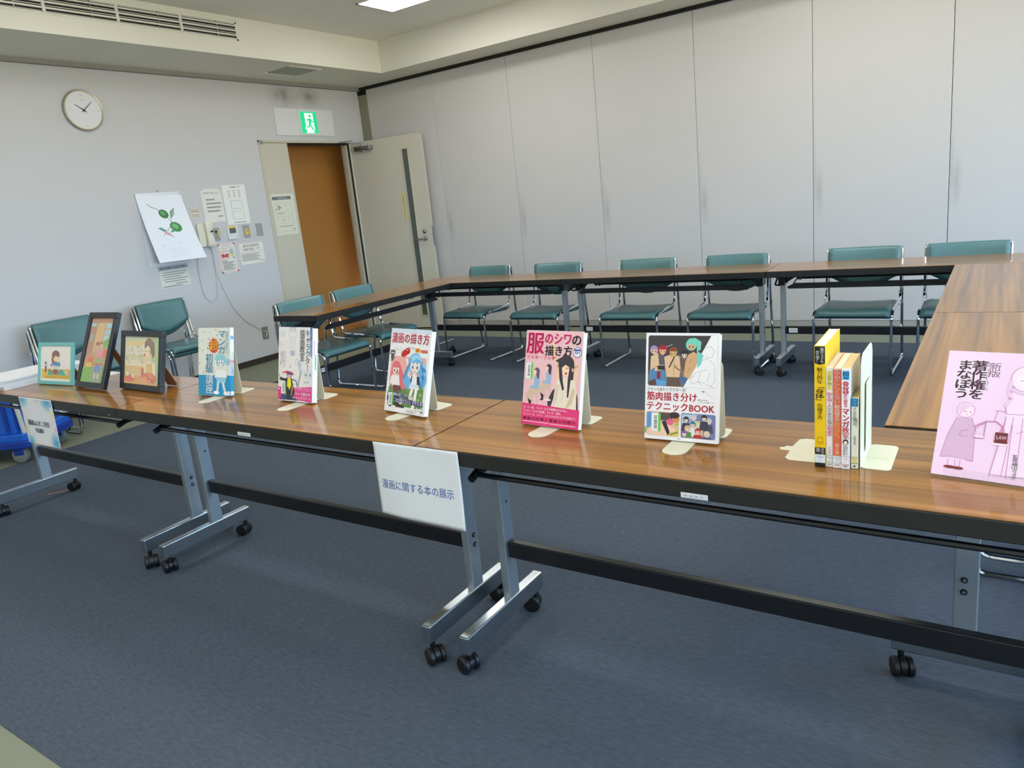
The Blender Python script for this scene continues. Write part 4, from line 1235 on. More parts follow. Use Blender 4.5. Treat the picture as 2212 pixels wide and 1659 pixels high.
# ------------------------------------------------------------------ pink booklet in a clear stand
pb = thing('pink_booklet', (5.988, -4.960, ZT + 0.004), 'pink copyright booklet leaning back at the end of the table', 'booklet', None, (radians(-31.7), 0, radians(-7.8)))
PWd, PHt = 0.182, 0.255
G().box((0, 0, 0), (PWd, 0.004, PHt)).done('page_block', 'paper', pb)
A = Art('cover_print', PWd, PHt, pb, m='gloss')
PI, LN = (240, 208, 236), (196, 130, 172)
A.rect(0, 0, 1, 1, PI)
A.vtxt('新版', .395, .085, .495, .20, (96, 60, 84)).vtxt('著作権を', .235, .075, .375, .385, (104, 40, 84), .02, out=(WH, .05)).vtxt('まなぼう', .10, .075, .24, .385, (104, 40, 84), .02, out=(WH, .05)).vtxt('ちょさくけん', .368, .08, .405, .31, (96, 60, 84))
# small figure in a poncho
A.poly([(.165, .535), (.30, .535), (.345, .62), (.36, .87), (.30, .87), (.29, .85), (.14, .85), (.06, .86), (.10, .68)], (214, 176, 210))
for pts in ([(.165, .535), (.10, .68), (.06, .86)], [(.30, .535), (.345, .62), (.36, .87)], [(.06, .86), (.14, .85), (.29, .855), (.36, .87)], [(.28, .63), (.22, .64), (.21, .68), (.29, .68)], [(.14, .87), (.14, .92)], [(.20, .87), (.21, .92)], [(.25, .87), (.25, .92)]):
    A.line(pts, .006, LN)
A.ell(.235, .475, .085, .062, LN).ell(.235, .475, .080, .0585, (242, 214, 236)).ell(.25, .485, .056, .042, (246, 222, 238)).poly([(.16, .46), (.22, .425), (.30, .44), (.25, .455), (.19, .52)], (236, 196, 226)).line([(.225, .487), (.245, .489)], .006, (150, 80, 120)).line([(.272, .489), (.29, .489)], .006, (150, 80, 120)).line([(.245, .51), (.262, .512)], .005, (190, 80, 110))
A.ell(.165, .93, .06, .012, (120, 40, 44)).ell(.235, .932, .055, .012, (120, 40, 44))
# tall figure
A.poly([(.62, .28), (.82, .28), (.90, .44), (.84, .60), (.92, .94), (.52, .96), (.60, .56), (.58, .42)], (244, 216, 240))
for pts in ([(.62, .30), (.58, .42), (.60, .48)], [(.60, .48), (.86, .47)], [(.60, .50), (.52, .96)], [(.66, .50), (.62, .95)], [(.74, .50), (.74, .95)], [(.84, .49), (.92, .94)], [(.52, .95), (.92, .94)], [(.50, .46), (.56, .46), (.60, .47)], [(.52, .46), (.50, .54)], [(.66, .56), (.66, .96)], [(.70, .62), (.76, .60)]):
    A.line(pts, .006, LN)
A.ell(.72, .20, .125, .10, LN).ell(.72, .20, .119, .0955, (246, 222, 240)).ell(.73, .21, .075, .07, (248, 228, 242)).line([(.68, .215), (.71, .217)], .006, (160, 90, 130)).line([(.76, .217), (.79, .215)], .006, (160, 90, 130)).line([(.72, .245), (.745, .247)], .005, (200, 90, 120)).line([(.61, .22), (.59, .30), (.62, .36), (.58, .42)], .03, (238, 200, 230)).line([(.62, .295), (.72, .32), (.82, .295)], .02, (230, 190, 222))
# scales with a book marked LAW
A.line([(.33, .60), (.43, .55), (.52, .545), (.58, .58)], .012, LN).line([(.43, .555), (.425, .68)], .010, LN).line([(.43, .555), (.34, .62)], .005, LN).ell(.385, .675, .055, .012, LN).ell(.385, .672, .05, .009, (246, 226, 240)).ell(.375, .65, .03, .02, (236, 200, 226))
A.line([(.58, .58), (.52, .70)], .008, (206, 120, 140)).line([(.58, .58), (.635, .70)], .008, (206, 120, 140)).ell(.58, .715, .075, .010, (246, 226, 240)).rect(.525, .625, .635, .708, (110, 34, 44)).txt('LAW', .54, .650, .625, .677, (240, 214, 226), .02)
A.vtxt('監修', .70, .78, .74, .84, (96, 60, 84)).vtxt('横山ミィ子', .70, .84, .75, .96, (96, 60, 84), .01, out=(WH, .04))
st_ = thing('acrylic_stand', (6.010, -4.9725, ZT), 'clear acrylic stand under the pink booklet', 'stand', None, (0, 0, radians(-7.8)))
G().box((0, 0, 0), (0.20, 0.15, 0.0025)).done('base_sheet', 'acrylic', st_)
G().box((0, -0.0025, 0), (0.20, 0.0, 0.024)).done('front_lip', 'acrylic', st_)
bk = G().box((0, 0, 0), (0.20, 0.0025, 0.20), Matrix.Translation((0, 0.0275, 0.004)) @ Matrix.Rotation(radians(-31.7), 4, 'X'))
bk.done('back_rest', 'acrylic', st_)

# ------------------------------------------------------------------ framed pictures
def pframe(x, y, rz, lean, w, h, bw, dp, m, label, mw=0.0):
    t = thing('picture_frame', (x, y, ZT + dp * sin(radians(lean))), label, 'picture frame', 'framed drawings on the display table', (radians(-lean), 0, radians(rz)))
    for nm, (x0, x1, z0, z1) in (('frame_rail', (0, w, 0, bw)), ('frame_rail', (0, w, h - bw, h)), ('frame_stile', (0, bw, bw, h - bw)), ('frame_stile', (w - bw, w, bw, h - bw))):
        G().box((x0, 0, z0), (x1, dp, z1)).done(nm, m, t, bevel=0.0015)
    G().box((bw * .6, dp * .4, bw * .6), (w - bw * .6, dp * .8, h - bw * .6)).done('backing_board', 'card', t)
    # easel flap swung out behind
    hz = h * .62
    ln = (hz * cos(radians(lean)) + (dp * sin(radians(lean))) - dp * sin(radians(lean))) / cos(radians(20)) - 0.002
    fl = G().prism([(w * .56, 0), (w * .78, 0), (w * .84, -ln + 0.015), (w * .80, -ln), (w * .58, -ln)], 'y', 0, 0.003)
    a = Matrix.Translation((0, dp, hz)) @ Matrix.Rotation(radians(lean + 20), 4, 'X')
    for v in fl.bm.verts:
        v.co = a @ v.co
    fl.done('easel_flap', 'card', t)
    return t, w - 2 * bw, h - 2 * bw, bw, dp * .38

t, iw, ih, bw, yy = pframe(2.312, -4.966, 4.2, 14.6, 0.286, 0.196, 0.016, 0.014, 'tframe', 'small turquoise frame with girl and brown bowl drawing')
A = Art('picture_print', iw, ih, t, loc=(bw, yy, bw)); A.fade = 0.10
A.rect(0, 0, 1, 1, (236, 232, 226)).rect(.03, .66, .98, .94, (222, 190, 92)).poly([(.12, .86), (.95, .85), (.93, .93), (.14, .92)], (206, 168, 60)).poly([(.22, .83), (.30, .70), (.72, .68), (.84, .84)], (70, 176, 160))
A.ell(.50, .26, .13, .13, (128, 92, 78)).ell(.46, .40, .10, .14, (140, 102, 86)).ell(.52, .34, .10, .12, (240, 212, 176)).poly([(.40, .20), (.62, .20), (.60, .32), (.50, .28), (.42, .36)], (128, 92, 78)).poly([(.36, .50), (.64, .46), (.66, .58), (.32, .60)], (84, 140, 206)).poly([(.38, .58), (.62, .57), (.60, .74), (.40, .74)], (206, 216, 206)).ell(.42, .60, .06, .05, (238, 206, 186))
A.ell(.50, .75, .12, .09, (222, 168, 90)).ell(.50, .745, .105, .075, (146, 92, 72)).ell(.46, .73, .03, .02, (170, 110, 84)).ell(.54, .76, .03, .02, (176, 116, 90))
A.rect(.15, .58, .20, .76, (136, 84, 92)).rect(.15, .50, .20, .58, (206, 212, 224)).ell(.175, .49, .03, .04, (104, 124, 176)).rect(.28, .66, .32, .74, (140, 96, 90)).ell(.86, .76, .06, .06, (196, 210, 190))

t, iw, ih, bw, yy = pframe(2.667, -4.966, -1.4, 24.0, 0.250, 0.342, 0.026, 0.020, 'bframe', 'tall black frame leaning back with a colourful room drawing')
A = Art('picture_print', iw, ih, t, loc=(bw, yy, bw)); A.fade = 0.22
A.rect(0, 0, 1, 1, (206, 168, 132)).rect(0, 0, 1, .07, (186, 130, 104)).poly([(0, .07), (.30, .07), (.26, .55), (0, .62)], (180, 134, 116)).poly([(.30, .10), (.62, .10), (.60, .45), (.27, .45)], (218, 176, 124)).poly([(0, .62), (.26, .55), (1, .50), (1, .70), (0, .78)], (198, 150, 116))
A.rect(.02, .08, .24, .13, (150, 206, 220)).rect(.40, .08, .58, .13, (190, 196, 130)).rect(.70, .08, .96, .15, (156, 210, 222)).rect(.68, .18, .96, .26, (150, 204, 218)).rect(.68, .28, .90, .36, (170, 212, 216)).rect(.09, .25, .20, .38, (150, 182, 180))
A.poly([(.70, .36), (1, .28), (1, .46), (.74, .46)], (120, 176, 96)).ell(.46, .40, .07, .03, (150, 90, 86)).ell(.62, .41, .06, .045, (140, 96, 70)).ell(.64, .43, .04, .03, (244, 214, 186)).poly([(.52, .50), (.76, .50), (.80, .60), (.50, .60)], (240, 140, 170)).rect(.78, .48, 1, .60, (214, 120, 80)).ell(.27, .65, .12, .055, (226, 110, 76)).poly([(.12, .70), (.38, .70), (.34, .86), (.08, .84)], (228, 190, 90)).rect(.48, .63, .88, .70, (150, 170, 120)).poly([(.44, .70), (.90, .70), (.88, .74), (.44, .74)], (196, 120, 96))
A.poly([(0, .78), (.40, .76), (.42, 1), (0, 1)], (120, 178, 86)).poly([(.40, .76), (1, .74), (1, 1), (.42, 1)], (146, 160, 132)).poly([(.86, .74), (1, .74), (1, 1), (.88, 1)], (110, 160, 90)).poly([(.56, .73), (.78, .73), (.80, .82), (.72, .87), (.68, .78), (.62, .87), (.54, .82)], (96, 132, 206)).line([(.60, .86), (.60, .93)], .04, (244, 232, 200)).line([(.74, .86), (.74, .93)], .04, (244, 232, 200))

t, iw, ih, bw, yy = pframe(2.963, -4.922, -2.2, 14.3, 0.330, 0.249, 0.024, 0.020, 'bframe', 'low black frame with drawing of a brown-haired figure in apron')
A = Art('picture_print', iw, ih, t, loc=(bw, yy, bw)); A.fade = 0.34
A.rect(0, 0, 1, 1, (226, 206, 156)).rect(.78, 0, 1, 1, (172, 200, 140)).rect(0, 0, .60, .12, (196, 208, 180)).rect(.05, .10, .62, .20, (232, 204, 130)).rect(.02, .20, .60, .38, (226, 220, 204)).rect(.02, .38, .55, .46, (196, 210, 160)).rect(.02, .46, .56, .62, (234, 222, 190)).rect(.0, .62, .55, .70, (226, 186, 110)).rect(0, .70, .55, .82, (222, 190, 132))
rnd = random.Random(8)
for k in range(34):
    A.ell(rnd.uniform(.03, .56), rnd.uniform(.15, .62), rnd.uniform(.015, .045), rnd.uniform(.015, .04), rnd.choice([(236, 232, 226), (196, 180, 160), (214, 196, 150), (180, 200, 160), (206, 170, 150)]), 8)
A.poly([(.56, .58), (.70, .50), (.88, .54), (.90, .80), (.60, .86)], (238, 232, 220)).poly([(.62, .56), (.80, .54), (.82, .76), (.64, .78)], (226, 180, 96)).line([(.60, .66), (.66, .74), (.80, .80)], .05, (244, 214, 180))
A.ell(.70, .20, .125, .17, (112, 84, 80)).ell(.66, .31, .085, .13, (246, 216, 178)).poly([(.58, .12), (.70, .02), (.84, .12), (.86, .38), (.79, .44), (.78, .26), (.70, .16), (.60, .24)], (112, 84, 80)).ell(.62, .30, .014, .016, (60, 50, 50), 8).ell(.70, .30, .014, .016, (60, 50, 50), 8).ell(.585, .38, .03, .03, (206, 92, 86), 10)
A.poly([(0, .84), (.5, .82), (.5, 1), (0, 1)], (222, 150, 90)).ell(.16, .90, .15, .09, (222, 92, 76)).ell(.70, .86, .22, .12, (226, 110, 88)).ell(.60, .92, .14, .07, (234, 150, 110)).rect(0, .96, 1, 1, (226, 166, 90)).rect(.50, .66, .56, .80, (206, 84, 76)).ell(.10, .80, .04, .05, (238, 226, 210), 10).ell(.26, .83, .04, .05, (238, 226, 210), 10)
for k in range(14):
    A.ell(rnd.uniform(.55, .86), rnd.uniform(.80, .92), .03, .025, rnd.choice([(206, 66, 60), (236, 140, 110), (222, 100, 80)]), 7)

# ------------------------------------------------------------------ paper on the tables
stack = thing('paper_stack', (2.135, -4.885, ZT - 0.0004), 'thick stack of white paper at the end of the display table', 'paper stack')
rnd = random.Random(2)
for k in range(5):
    j = rnd.uniform(-.004, .004)
    G().box((-0.150 + j, -0.222 + j * 2, k * 0.0096), (0.146 + j, 0.196 - j, k * 0.0096 + 0.0094)).done('ream', 'paper', stack, bevel=0.0015)
tag(G().prism([(2.46, -4.780), (2.575, -4.745), (2.575, -4.690), (2.40, -4.690)], 'z', ZT - 0.0006, ZT + 0.0002).done('paper_sheet', 'paper'), 'white paper sheet lying flat behind the tall black frame', 'paper')
tag(G().prism([(1.765, -4.823), (1.772, -4.835), (1.832, -4.738), (1.822, -4.727)], 'z', 0.002, 0.0028).done('tape_scrap', 'tan'), 'tan scrap of tape on the carpet by a table caster', 'tape')

def hanging_sign(name, x0, w, h, label, art, bulge, sway):
    """sheet taped to the table's front edge, curling away at the foot"""
    t = thing(name, (x0, -5.1345, 0.699), label, 'paper sign', 'paper signs taped to the table edge')
    def bend(x, y, z):
        k = 1 - z / h                       # 0 at the top edge
        off = -0.0012 - bulge * k ** 1.5 * (0.35 + 0.65 * (x / w)) - 0.004 * sin(pi * x / w) * k + 0.0015 * sin(7 * x / w + 3) * min(1, 4 * k)
        return (x + sway * k * (0.3 + 0.7 * x / w), off + y, z - h)
    g = G()
    nx, nz = 32, 24
    T = [[g.bm.verts.new(bend(w * i / nx, 0, h * j / nz)) for i in range(nx + 1)] for j in range(nz + 1)]
    for j in range(nz):
        for i in range(nx):
            g.bm.faces.new((T[j][i], T[j][i + 1], T[j + 1][i + 1], T[j + 1][i]))
    o = g.done('sheet', 'paper', t, smooth='all')
    md = o.modifiers.new('thickness', 'SOLIDIFY'); md.thickness = 0.0002; md.offset = 0
    a = Art('sign_lettering', w, h, t, bend=bend, dz=0.00007)
    art(a)
    return t
def sgn1(a):
    a.txt('漫画に関する本の展示', .055, .50, .905, .625, (66, 104, 176), .004)
hanging_sign('paper_sign', 4.657, 0.297, 0.212, 'white sign with blue lettering hanging at the table joint', sgn1, 0.016, 0.010)
def sgn2(a):
    W0 = (226, 228, 230)
    a.rect(.015, .02, .985, .98, W0)
    def soft(cx, cy, rx, ry, c):
        for k in range(7):
            f = 1 - k / 7
            m_ = tuple(int(W0[i] + (c[i] - W0[i]) * (k + 1) / 7) for i in range(3))
            pts = []
            for i in range(16):
                u = cx + rx * f * cos(2 * pi * i / 16); v = cy + ry * f * sin(2 * pi * i / 16)
                pts.append((min(max(u, .015), .985), min(max(v, .02), .98)))
            a.poly(pts, m_)
    for (u, v, rx, ry, c) in ((.10, .04, .20, .20, (96, 178, 214)), (.86, .05, .22, .22, (84, 166, 206)), (.55, .02, .10, .08, (236, 196, 214)), (.02, .36, .06, .10, (244, 190, 206)), (.96, .30, .08, .16, (232, 224, 150)), (.98, .62, .07, .10, (244, 170, 190)), (.03, .70, .07, .14, (238, 214, 120)), (.14, .95, .16, .16, (84, 176, 214)), (.36, .98, .10, .08, (236, 230, 160)), (.92, .90, .18, .24, (76, 160, 206)), (.66, .99, .12, .08, (240, 226, 190)), (.50, .97, .06, .05, (244, 206, 220))):
        soft(u, v, rx, ry, c)
    a.txt('漫画家ふにをこり先生', .16, .47, .80, .585, (40, 44, 66), .02).txt('作品展示', .36, .63, .60, .73, (40, 44, 66), .02)
hanging_sign('paper_sign', 2.502, 0.300, 0.212, 'sign with pastel blue and yellow corner blots, hung below the frames', sgn2, 0.012, 0.012)

# ------------------------------------------------------------------ things on the left wall
RW = (0, 0, radians(90))          # local X -> +y, facing +x
def on_wall(name, y, z, label, cat, group=None, x=0.0):
    return thing(name, (x, y, z), label, cat, group, RW)

# clock
c = on_wall('wall_clock', -3.188, 2.368, 'round white wall clock with pale gold rim', 'clock')
G().lathe([(0.152, 0), (0.158, -0.008), (0.158, -0.022), (0.153, -0.028), (0.146, -0.0265), (0.146, -0.010)], (0, 0, 0), 'y', 48).done('rim', 'clockrim', c, smooth=True)
G().lathe([(0.1465, -0.003), (0.1465, -0.0205), (0.139, -0.0212)], (0, 0, 0), 'y', 48).done('inner_ring', mat('pale_yellow_ring', (226, 220, 186), .5), c)
G().lathe([(0.138, -0.002), (0.138, -0.022)], (0, 0, 0), 'y', 48).done('dial', 'white', c)
hands = G()
def hand(a, l, w, y):
    d = (sin(radians(a)), cos(radians(a))); n = (d[1], -d[0])
    hands.prism([(-d[0] * .02 + n[0] * w, -d[1] * .02 + n[1] * w), (d[0] * l + n[0] * w * .4, d[1] * l + n[1] * w * .4), (d[0] * l - n[0] * w * .4, d[1] * l - n[1] * w * .4), (-d[0] * .02 - n[0] * w, -d[1] * .02 - n[1] * w)], 'y', y, y - 0.0012)
hand(304, 0.078, 0.0042, -0.0235)
hand(48, 0.098, 0.0034, -0.0255)
hand(140, 0.040, 0.0010, -0.0275)
hands.done('hands', mat('navy_hands', (30, 40, 80), .4), c)
G().lathe([(0.006, -0.022), (0.006, -0.030)], (0, 0, 0), 'y', 12).done('hub', 'dark', c)
a = Art('dial_print', 0.28, 0.28, c, loc=(-0.14, -0.0222, -0.14), dz=0.0002)
a.txt('12', .46, .07, .54, .115, (150, 150, 148)).txt('3', .905, .475, .935, .52, (150, 150, 148)).txt('6', .485, .885, .515, .93, (150, 150, 148)).txt('9', .065, .475, .095, .52, (150, 150, 148)).rect(.47, .22, .53, .235, (170, 170, 168))
for k in range(12):
    if k % 3:
        a.ell(.5 + .43 * sin(radians(30 * k)), .5 - .43 * cos(radians(30 * k)), .006, .006, (170, 170, 168), 6)

# exit sign
e = on_wall('exit_sign', -1.262, 2.203, 'lit green running-man exit sign on white plate above the door', 'exit sign')
G().box((0, -0.012, 0), (0.80, 0.0, 0.268)).done('back_plate', 'white', e, bevel=0.003)
G().box((0.30, -0.020, 0.006), (0.60, -0.012, 0.262)).done('lamp_housing', 'white', e, bevel=0.003)
gx, gz, gw, gh = 0.330, 0.026, 0.214, 0.212
G().box((gx, -0.030, gz), (gx + gw, -0.020, gz + gh)).done('green_panel', 'green', e)
def gp(pts): return [(gx + u * gw, gz + (1 - v) * gh) for u, v in pts]
wd = G()
wd.prism(list(reversed(gp([(.22, .06), (.76, .06), (.78, .62), (.80, .90), (.74, 1.0), (.22, 1.0), (.28, .88), (.16, .78), (.24, .70)]))), 'y', -0.0302, -0.0310)
wd.done('door_symbol', 'exitw', e)
mn = G()
mn.lathe([(0.016, -0.0311), (0.016, -0.0318)], (gx + .56 * gw, 0, gz + (1 - .19) * gh), 'y', 14)
for pts in ([(.46, .30), (.62, .32), (.64, .40), (.56, .60), (.44, .58)], [(.46, .30), (.36, .34), (.32, .44), (.37, .46), (.42, .38), (.50, .37)], [(.60, .32), (.68, .42), (.82, .46), (.81, .50), (.66, .47), (.57, .38)], [(.46, .56), (.56, .58), (.66, .74), (.76, .86), (.70, .90), (.58, .78)], [(.44, .56), (.53, .58), (.47, .74), (.26, .74), (.26, .69), (.40, .68)], [(.66, .97), (.76, .87), (.80, .90), (.72, .99)]):
    mn.prism(list(reversed(gp(pts))), 'y', -0.0311, -0.0318)
mn.done('running_figure', 'green', e)

# calendar
c = on_wall('wall_calendar', -2.905, 1.704, 'hanging wall calendar with green plum branch drawing', 'calendar')
cw, chh = 0.432, 0.612
G().box((0.0, -0.003, -chh - 0.004), (cw, -0.0005, 0)).done('back_leaf', 'paper', c)
G().box((0.0, -0.0052, -0.016), (cw, -0.0005, 0.004)).done('top_binding', 'white', c)
G().lathe([(0.005, 0.0), (0.006, -0.012)], (cw / 2, 0, 0.016), 'y', 10).done('pin', 'clockrim', c)
def cbend(x, y, z):
    k = 1 - z / chh
    return (x + 0.028 * k * k, -0.006 - (0.118 + 0.05 * x / cw) * k ** 1.15 + y, -chh * k * (1 - 0.035 * k) + 0.0)
g = G()
T = [[g.bm.verts.new(cbend(cw * i / 8, 0, chh * j / 16)) for i in range(9)] for j in range(17)]
for j in range(16):
    for i in range(8):
        g.bm.faces.new((T[j][i], T[j][i + 1], T[j + 1][i + 1], T[j + 1][i]))
o = g.done('front_leaf', mat('glossy_calendar_paper', (236, 240, 246), 0.28), c, smooth='all')
md = o.modifiers.new('thickness', 'SOLIDIFY'); md.thickness = 0.0006; md.offset = 0
a = Art('calendar_print', cw, chh, c, bend=cbend, dz=0.00012, m='gloss')
ST = (96, 130, 84)
for k in range(12):
    a.ops.append(('q', [(0.004, k / 12), (.996, k / 12), (.996, (k + 1) / 12), (0.004, (k + 1) / 12)], (236, 240, 246)))
a.ops.append(('n',))
a.line([(.18, .14), (.25, .19), (.36, .225), (.44, .27), (.50, .33)], .012, ST).line([(.50, .33), (.58, .42), (.52, .48), (.42, .55)], .010, (120, 140, 96)).line([(.58, .42), (.60, .36), (.66, .28)], .008, ST)
a.ell(.47, .30, .105, .062, (40, 116, 52), 20, 30).ell(.46, .29, .06, .03, (88, 160, 84), 14, 30).ell(.63, .50, .125, .072, (46, 132, 66), 22, 25).ell(.62, .49, .07, .04, (110, 180, 110), 14, 25)
a.poly([(.58, .38), (.62, .27), (.74, .22), (.70, .32)], (120, 160, 130)).poly([(.64, .34), (.74, .22), (.70, .32)], (206, 186, 190)).poly([(.24, .50), (.32, .49), (.42, .55), (.34, .555)], (80, 160, 150)).poly([(.46, .58), (.52, .54), (.60, .56), (.52, .57)], (60, 150, 136)).poly([(.32, .54), (.42, .57), (.52, .645), (.38, .60)], (222, 150, 166)).line([(.36, .57), (.30, .62)], .008, (190, 150, 140)).line([(.38, .57), (.50, .65)], .006, (170, 180, 160))
for r_ in range(5):
    for k in range(7):
        a.rect(.30 + k * .055, .815 + r_ * .028, .316 + k * .055, .824 + r_ * .028, (206, 206, 214))
a.rect(.22, .745, .24, .77, (200, 202, 210)).rect(.56, .735, .60, .745, (206, 206, 214))

# phone with cord
p = on_wall('wall_phone', -2.385, 1.200, 'cream wall phone handset beside the calendar', 'phone')
G().prism(rrect(0.0, 0.0, 0.088, 0.215, 0.02, 5), 'y', -0.030, 0.0).done('base', 'ivory', p, bevel=0.005)
hs = G()
prof = [(0.004, 0.020, 0.012), (0.0, 0.034, 0.030), (0.02, 0.034, 0.040), (0.06, 0.030, 0.036), (0.11, 0.029, 0.032), (0.16, 0.030, 0.036), (0.20, 0.034, 0.040), (0.218, 0.034, 0.030), (0.216, 0.020, 0.012)]
rings = []
for z, hw, dp in prof:
    rings.append(hs.ring([(0.098 + hw * (1.0 if abs(cos(q)) < .01 else math.copysign(abs(cos(q)) ** .6, cos(q))), -0.030 - dp * .5 - dp * .55 * math.copysign(abs(sin(q)) ** .7, sin(q)), z) for q in [2 * pi * k / 16 for k in range(16)]]))
hs.skin(rings)
hs.done('handset', 'ivory', p, smooth=True)
G().box((0.105, -0.092, 0.125), (0.110, -0.069, 0.140)).done('lamp_dot', 'dark', p)
cd = [(-2.262, 1.200), (-2.268, 1.10), (-2.272, 1.015), (-2.225, 0.812), (-2.162, 0.624), (-2.062, 0.469), (-1.968, 0.391), (-1.868, 0.325), (-1.838, 0.290)]
G().tube(fillet([(0.006, y, z) for y, z in cd], 0.06, 3), 0.0032, 6).done('phone_cord', 'cord', None, smooth=True)
o = bpy.data.objects['phone_cord']; tag(o, 'pale cord running down the wall from phone to outlet', 'cord')
cd = [(-2.36, 1.20), (-2.44, 1.10), (-2.449, 0.932), (-2.439, 0.758), (-2.379, 0.690), (-2.310, 0.715), (-2.27, 0.906), (-2.255, 1.14), (-2.29, 1.20)]
G().tube(fillet([(0.014, y, z) for y, z in cd], 0.06, 3), 0.0030, 6).done('handset_cord', 'cord', None, smooth=True)
tag(bpy.data.objects['handset_cord'], 'pale slack loop of handset cord hanging below the phone', 'cord')

# plates
def plate(name, y0, y1, z0, z1, label, cat, m='grey', dp=0.009):
    t = on_wall(name, y0, z0, label, cat)
    G().prism(rrect(0, 0, y1 - y0, z1 - z0, 0.006, 3), 'y', -dp, 0).done('cover_plate', m, t, bevel=0.002)
    return t, y1 - y0, z1 - z0
t, w, h = plate('light_switch', -2.222, -2.146, 1.243, 1.361, 'triple light switch plate with shiny rockers beside the phone', 'switch')
for k in range(3):
    G().box((w * .34, -0.0135, h * (.20 + .21 * k)), (w * .62, -0.009, h * (.36 + .21 * k))).done('rocker', 'steel' if k < 2 else 'dark', t, bevel=0.002)
G().box((w * .72, -0.0098, h * .18), (w * .92, -0.009, h * .82)).done('yellow_note', mat('yellow_note', (212, 200, 110), .6), t)
t, w, h = plate('thermostat', -2.062, -1.944, 1.239, 1.361, 'white thermostat with dark display and yellow strip', 'thermostat', 'white', 0.016)
G().box((w * .18, -0.0168, h * .46), (w * .80, -0.016, h * .86)).done('display', mat('lcd_dark', (92, 104, 98), .2), t)
G().box((w * .10, -0.0168, h * .88), (w * .82, -0.016, h * .99)).done('yellow_strip', mat('thermo_yellow', (236, 208, 40), .5), t)
G().box((w * .80, -0.0172, h * .14), (w * .86, -0.016, h * .22)).done('button', 'grey', t)
t, w, h = plate('wall_switch', -1.876, -1.803, 1.241, 1.360, 'metal switch plate with yellow sticker between thermostat and blank plate', 'switch')
a = Art('sticker_print', w * .52, h * .46, t, loc=(w * .26, -0.0092, h * .24))
a.rect(0, 0, 1, 1, (238, 190, 60)).ell(.5, .78, .3, .2, (230, 220, 60), 12).txt('L', .40, .22, .60, .55, (120, 60, 30), .03)
t, w, h = plate('blank_plate', -1.720, -1.648, 1.244, 1.363, 'plain metal blanking plate nearest the door', 'plate')
G().lathe([(0.006, -0.009), (0.006, -0.011)], (w * .5, 0, h * .5), 'y', 10).done('knob', 'grey', t)
t, w, h = plate('wall_outlet', -1.868, -1.797, 0.228, 0.350, 'dark grey wall outlet with the cord plugged in above the baseboard', 'outlet', mat('outlet_grey', (128, 126, 120), .4))
G().tube(fillet([(w * .42, -0.004, h * .62), (w * .50, -0.026, h * .66), (w * .62, -0.024, h * .50), (w * .35, -0.02, h * .18)], 0.01, 3), 0.0045, 6).done('plug_lead', 'ivory', t, smooth=True)
t, w, h = plate('wall_outlet', -1.703, -1.653, 0.219, 0.345, 'narrow grey wall plate half hidden behind the crosswise table chair', 'outlet', mat('outlet_grey2', (150, 150, 148), .4))

# notices
NG = 'paper notices on the clock wall'
def notice(y0, y1, z0, z1, label, art, bg=(232, 230, 220), x=0.0015, group=NG):
    t = on_wall('notice', y0, z0, label, 'notice', group, x)
    w, h = y1 - y0, z1 - z0
    G().box((0, -0.0006, 0), (w, 0.0008, h)).done('sheet', mat('notice_paper', bg, .65), t)
    a = Art('notice_print', w, h, t, loc=(0, -0.0006, 0), dz=0.00025)
    art(a, w, h)
    return t
LG = (120, 118, 114)
def n1(a, w, h):
    a.txt('利用者の皆さまへ', .08, .09, .92, .15, (130, 128, 124), .0)
    for k, (x1) in enumerate((.62, .92, .88, .82)):
        a.scrib(.18, .30 + k * .115, x1, .345 + k * .115, (140, 138, 134), 10 + k)
    a.scrib(.66, .82, .90, .85, (110, 110, 110), 20)
    a.ell(.06, .03, .022, .015, (60, 70, 90), 10).ell(.95, .03, .022, .015, (60, 70, 90), 10)
notice(-2.266, -2.049, 1.414, 1.716, 'plain white notice with four text lines, pinned above the phone', n1)
def n2(a, w, h):
    a.rect(.02, .02, .98, .98, (240, 239, 232)).txt('配置図', .36, .04, .60, .07, (70, 70, 70), .02).scrib(.66, .045, .82, .06, (150, 150, 150), 3)
    for r_ in range(4):
        for k in range(3):
            for q in range(2):
                a.rect(.22 + k * .22 + q * .05, .14 + r_ * .05, .25 + k * .22 + q * .05, .16 + r_ * .05, LG)
    for (cy, s) in ((.50, 1), (.77, .9)):
        for k in range(7):
            u = .28 + k * .065
            a.rect(u, cy - .11 * s, u + .03, cy - .10 * s, LG).rect(u, cy + .10 * s, u + .03, cy + .11 * s, LG)
            v = cy - .09 * s + k * .028
            a.rect(.26, v, .285, v + .012, LG).rect(.74, v, .765, v + .012, LG)
    a.scrib(.26, .945, .82, .958, (90, 90, 90), 6)
notice(-2.030, -1.768, 1.374, 1.742, 'laminated seating plan sheet, tallest notice by the door frame', n2, (240, 239, 232))
def n6(a, w, h):
    a.rect(.04, .08, .96, .97, (222, 214, 196)).ell(.06, .05, .05, .06, (70, 140, 190), 8).ell(.94, .05, .05, .06, (70, 140, 190), 8)
    a.line([(.06, .42), (.92, .40)], .02, (110, 104, 96)).scrib(.08, .30, .9, .36, (130, 124, 116), 4).scrib(.10, .15, .8, .21, (150, 144, 136), 5).rect(.10, .64, .88, .92, (206, 198, 180)).line([(.10, .64), (.88, .64)], .012, LG).line([(.38, .64), (.38, .92)], .012, LG).line([(.62, .64), (.62, .92)], .012, LG)
notice(-2.412, -2.306, 1.465, 1.556, 'tiny beige slip with blue pins between calendar and notices', n6, (226, 220, 204))
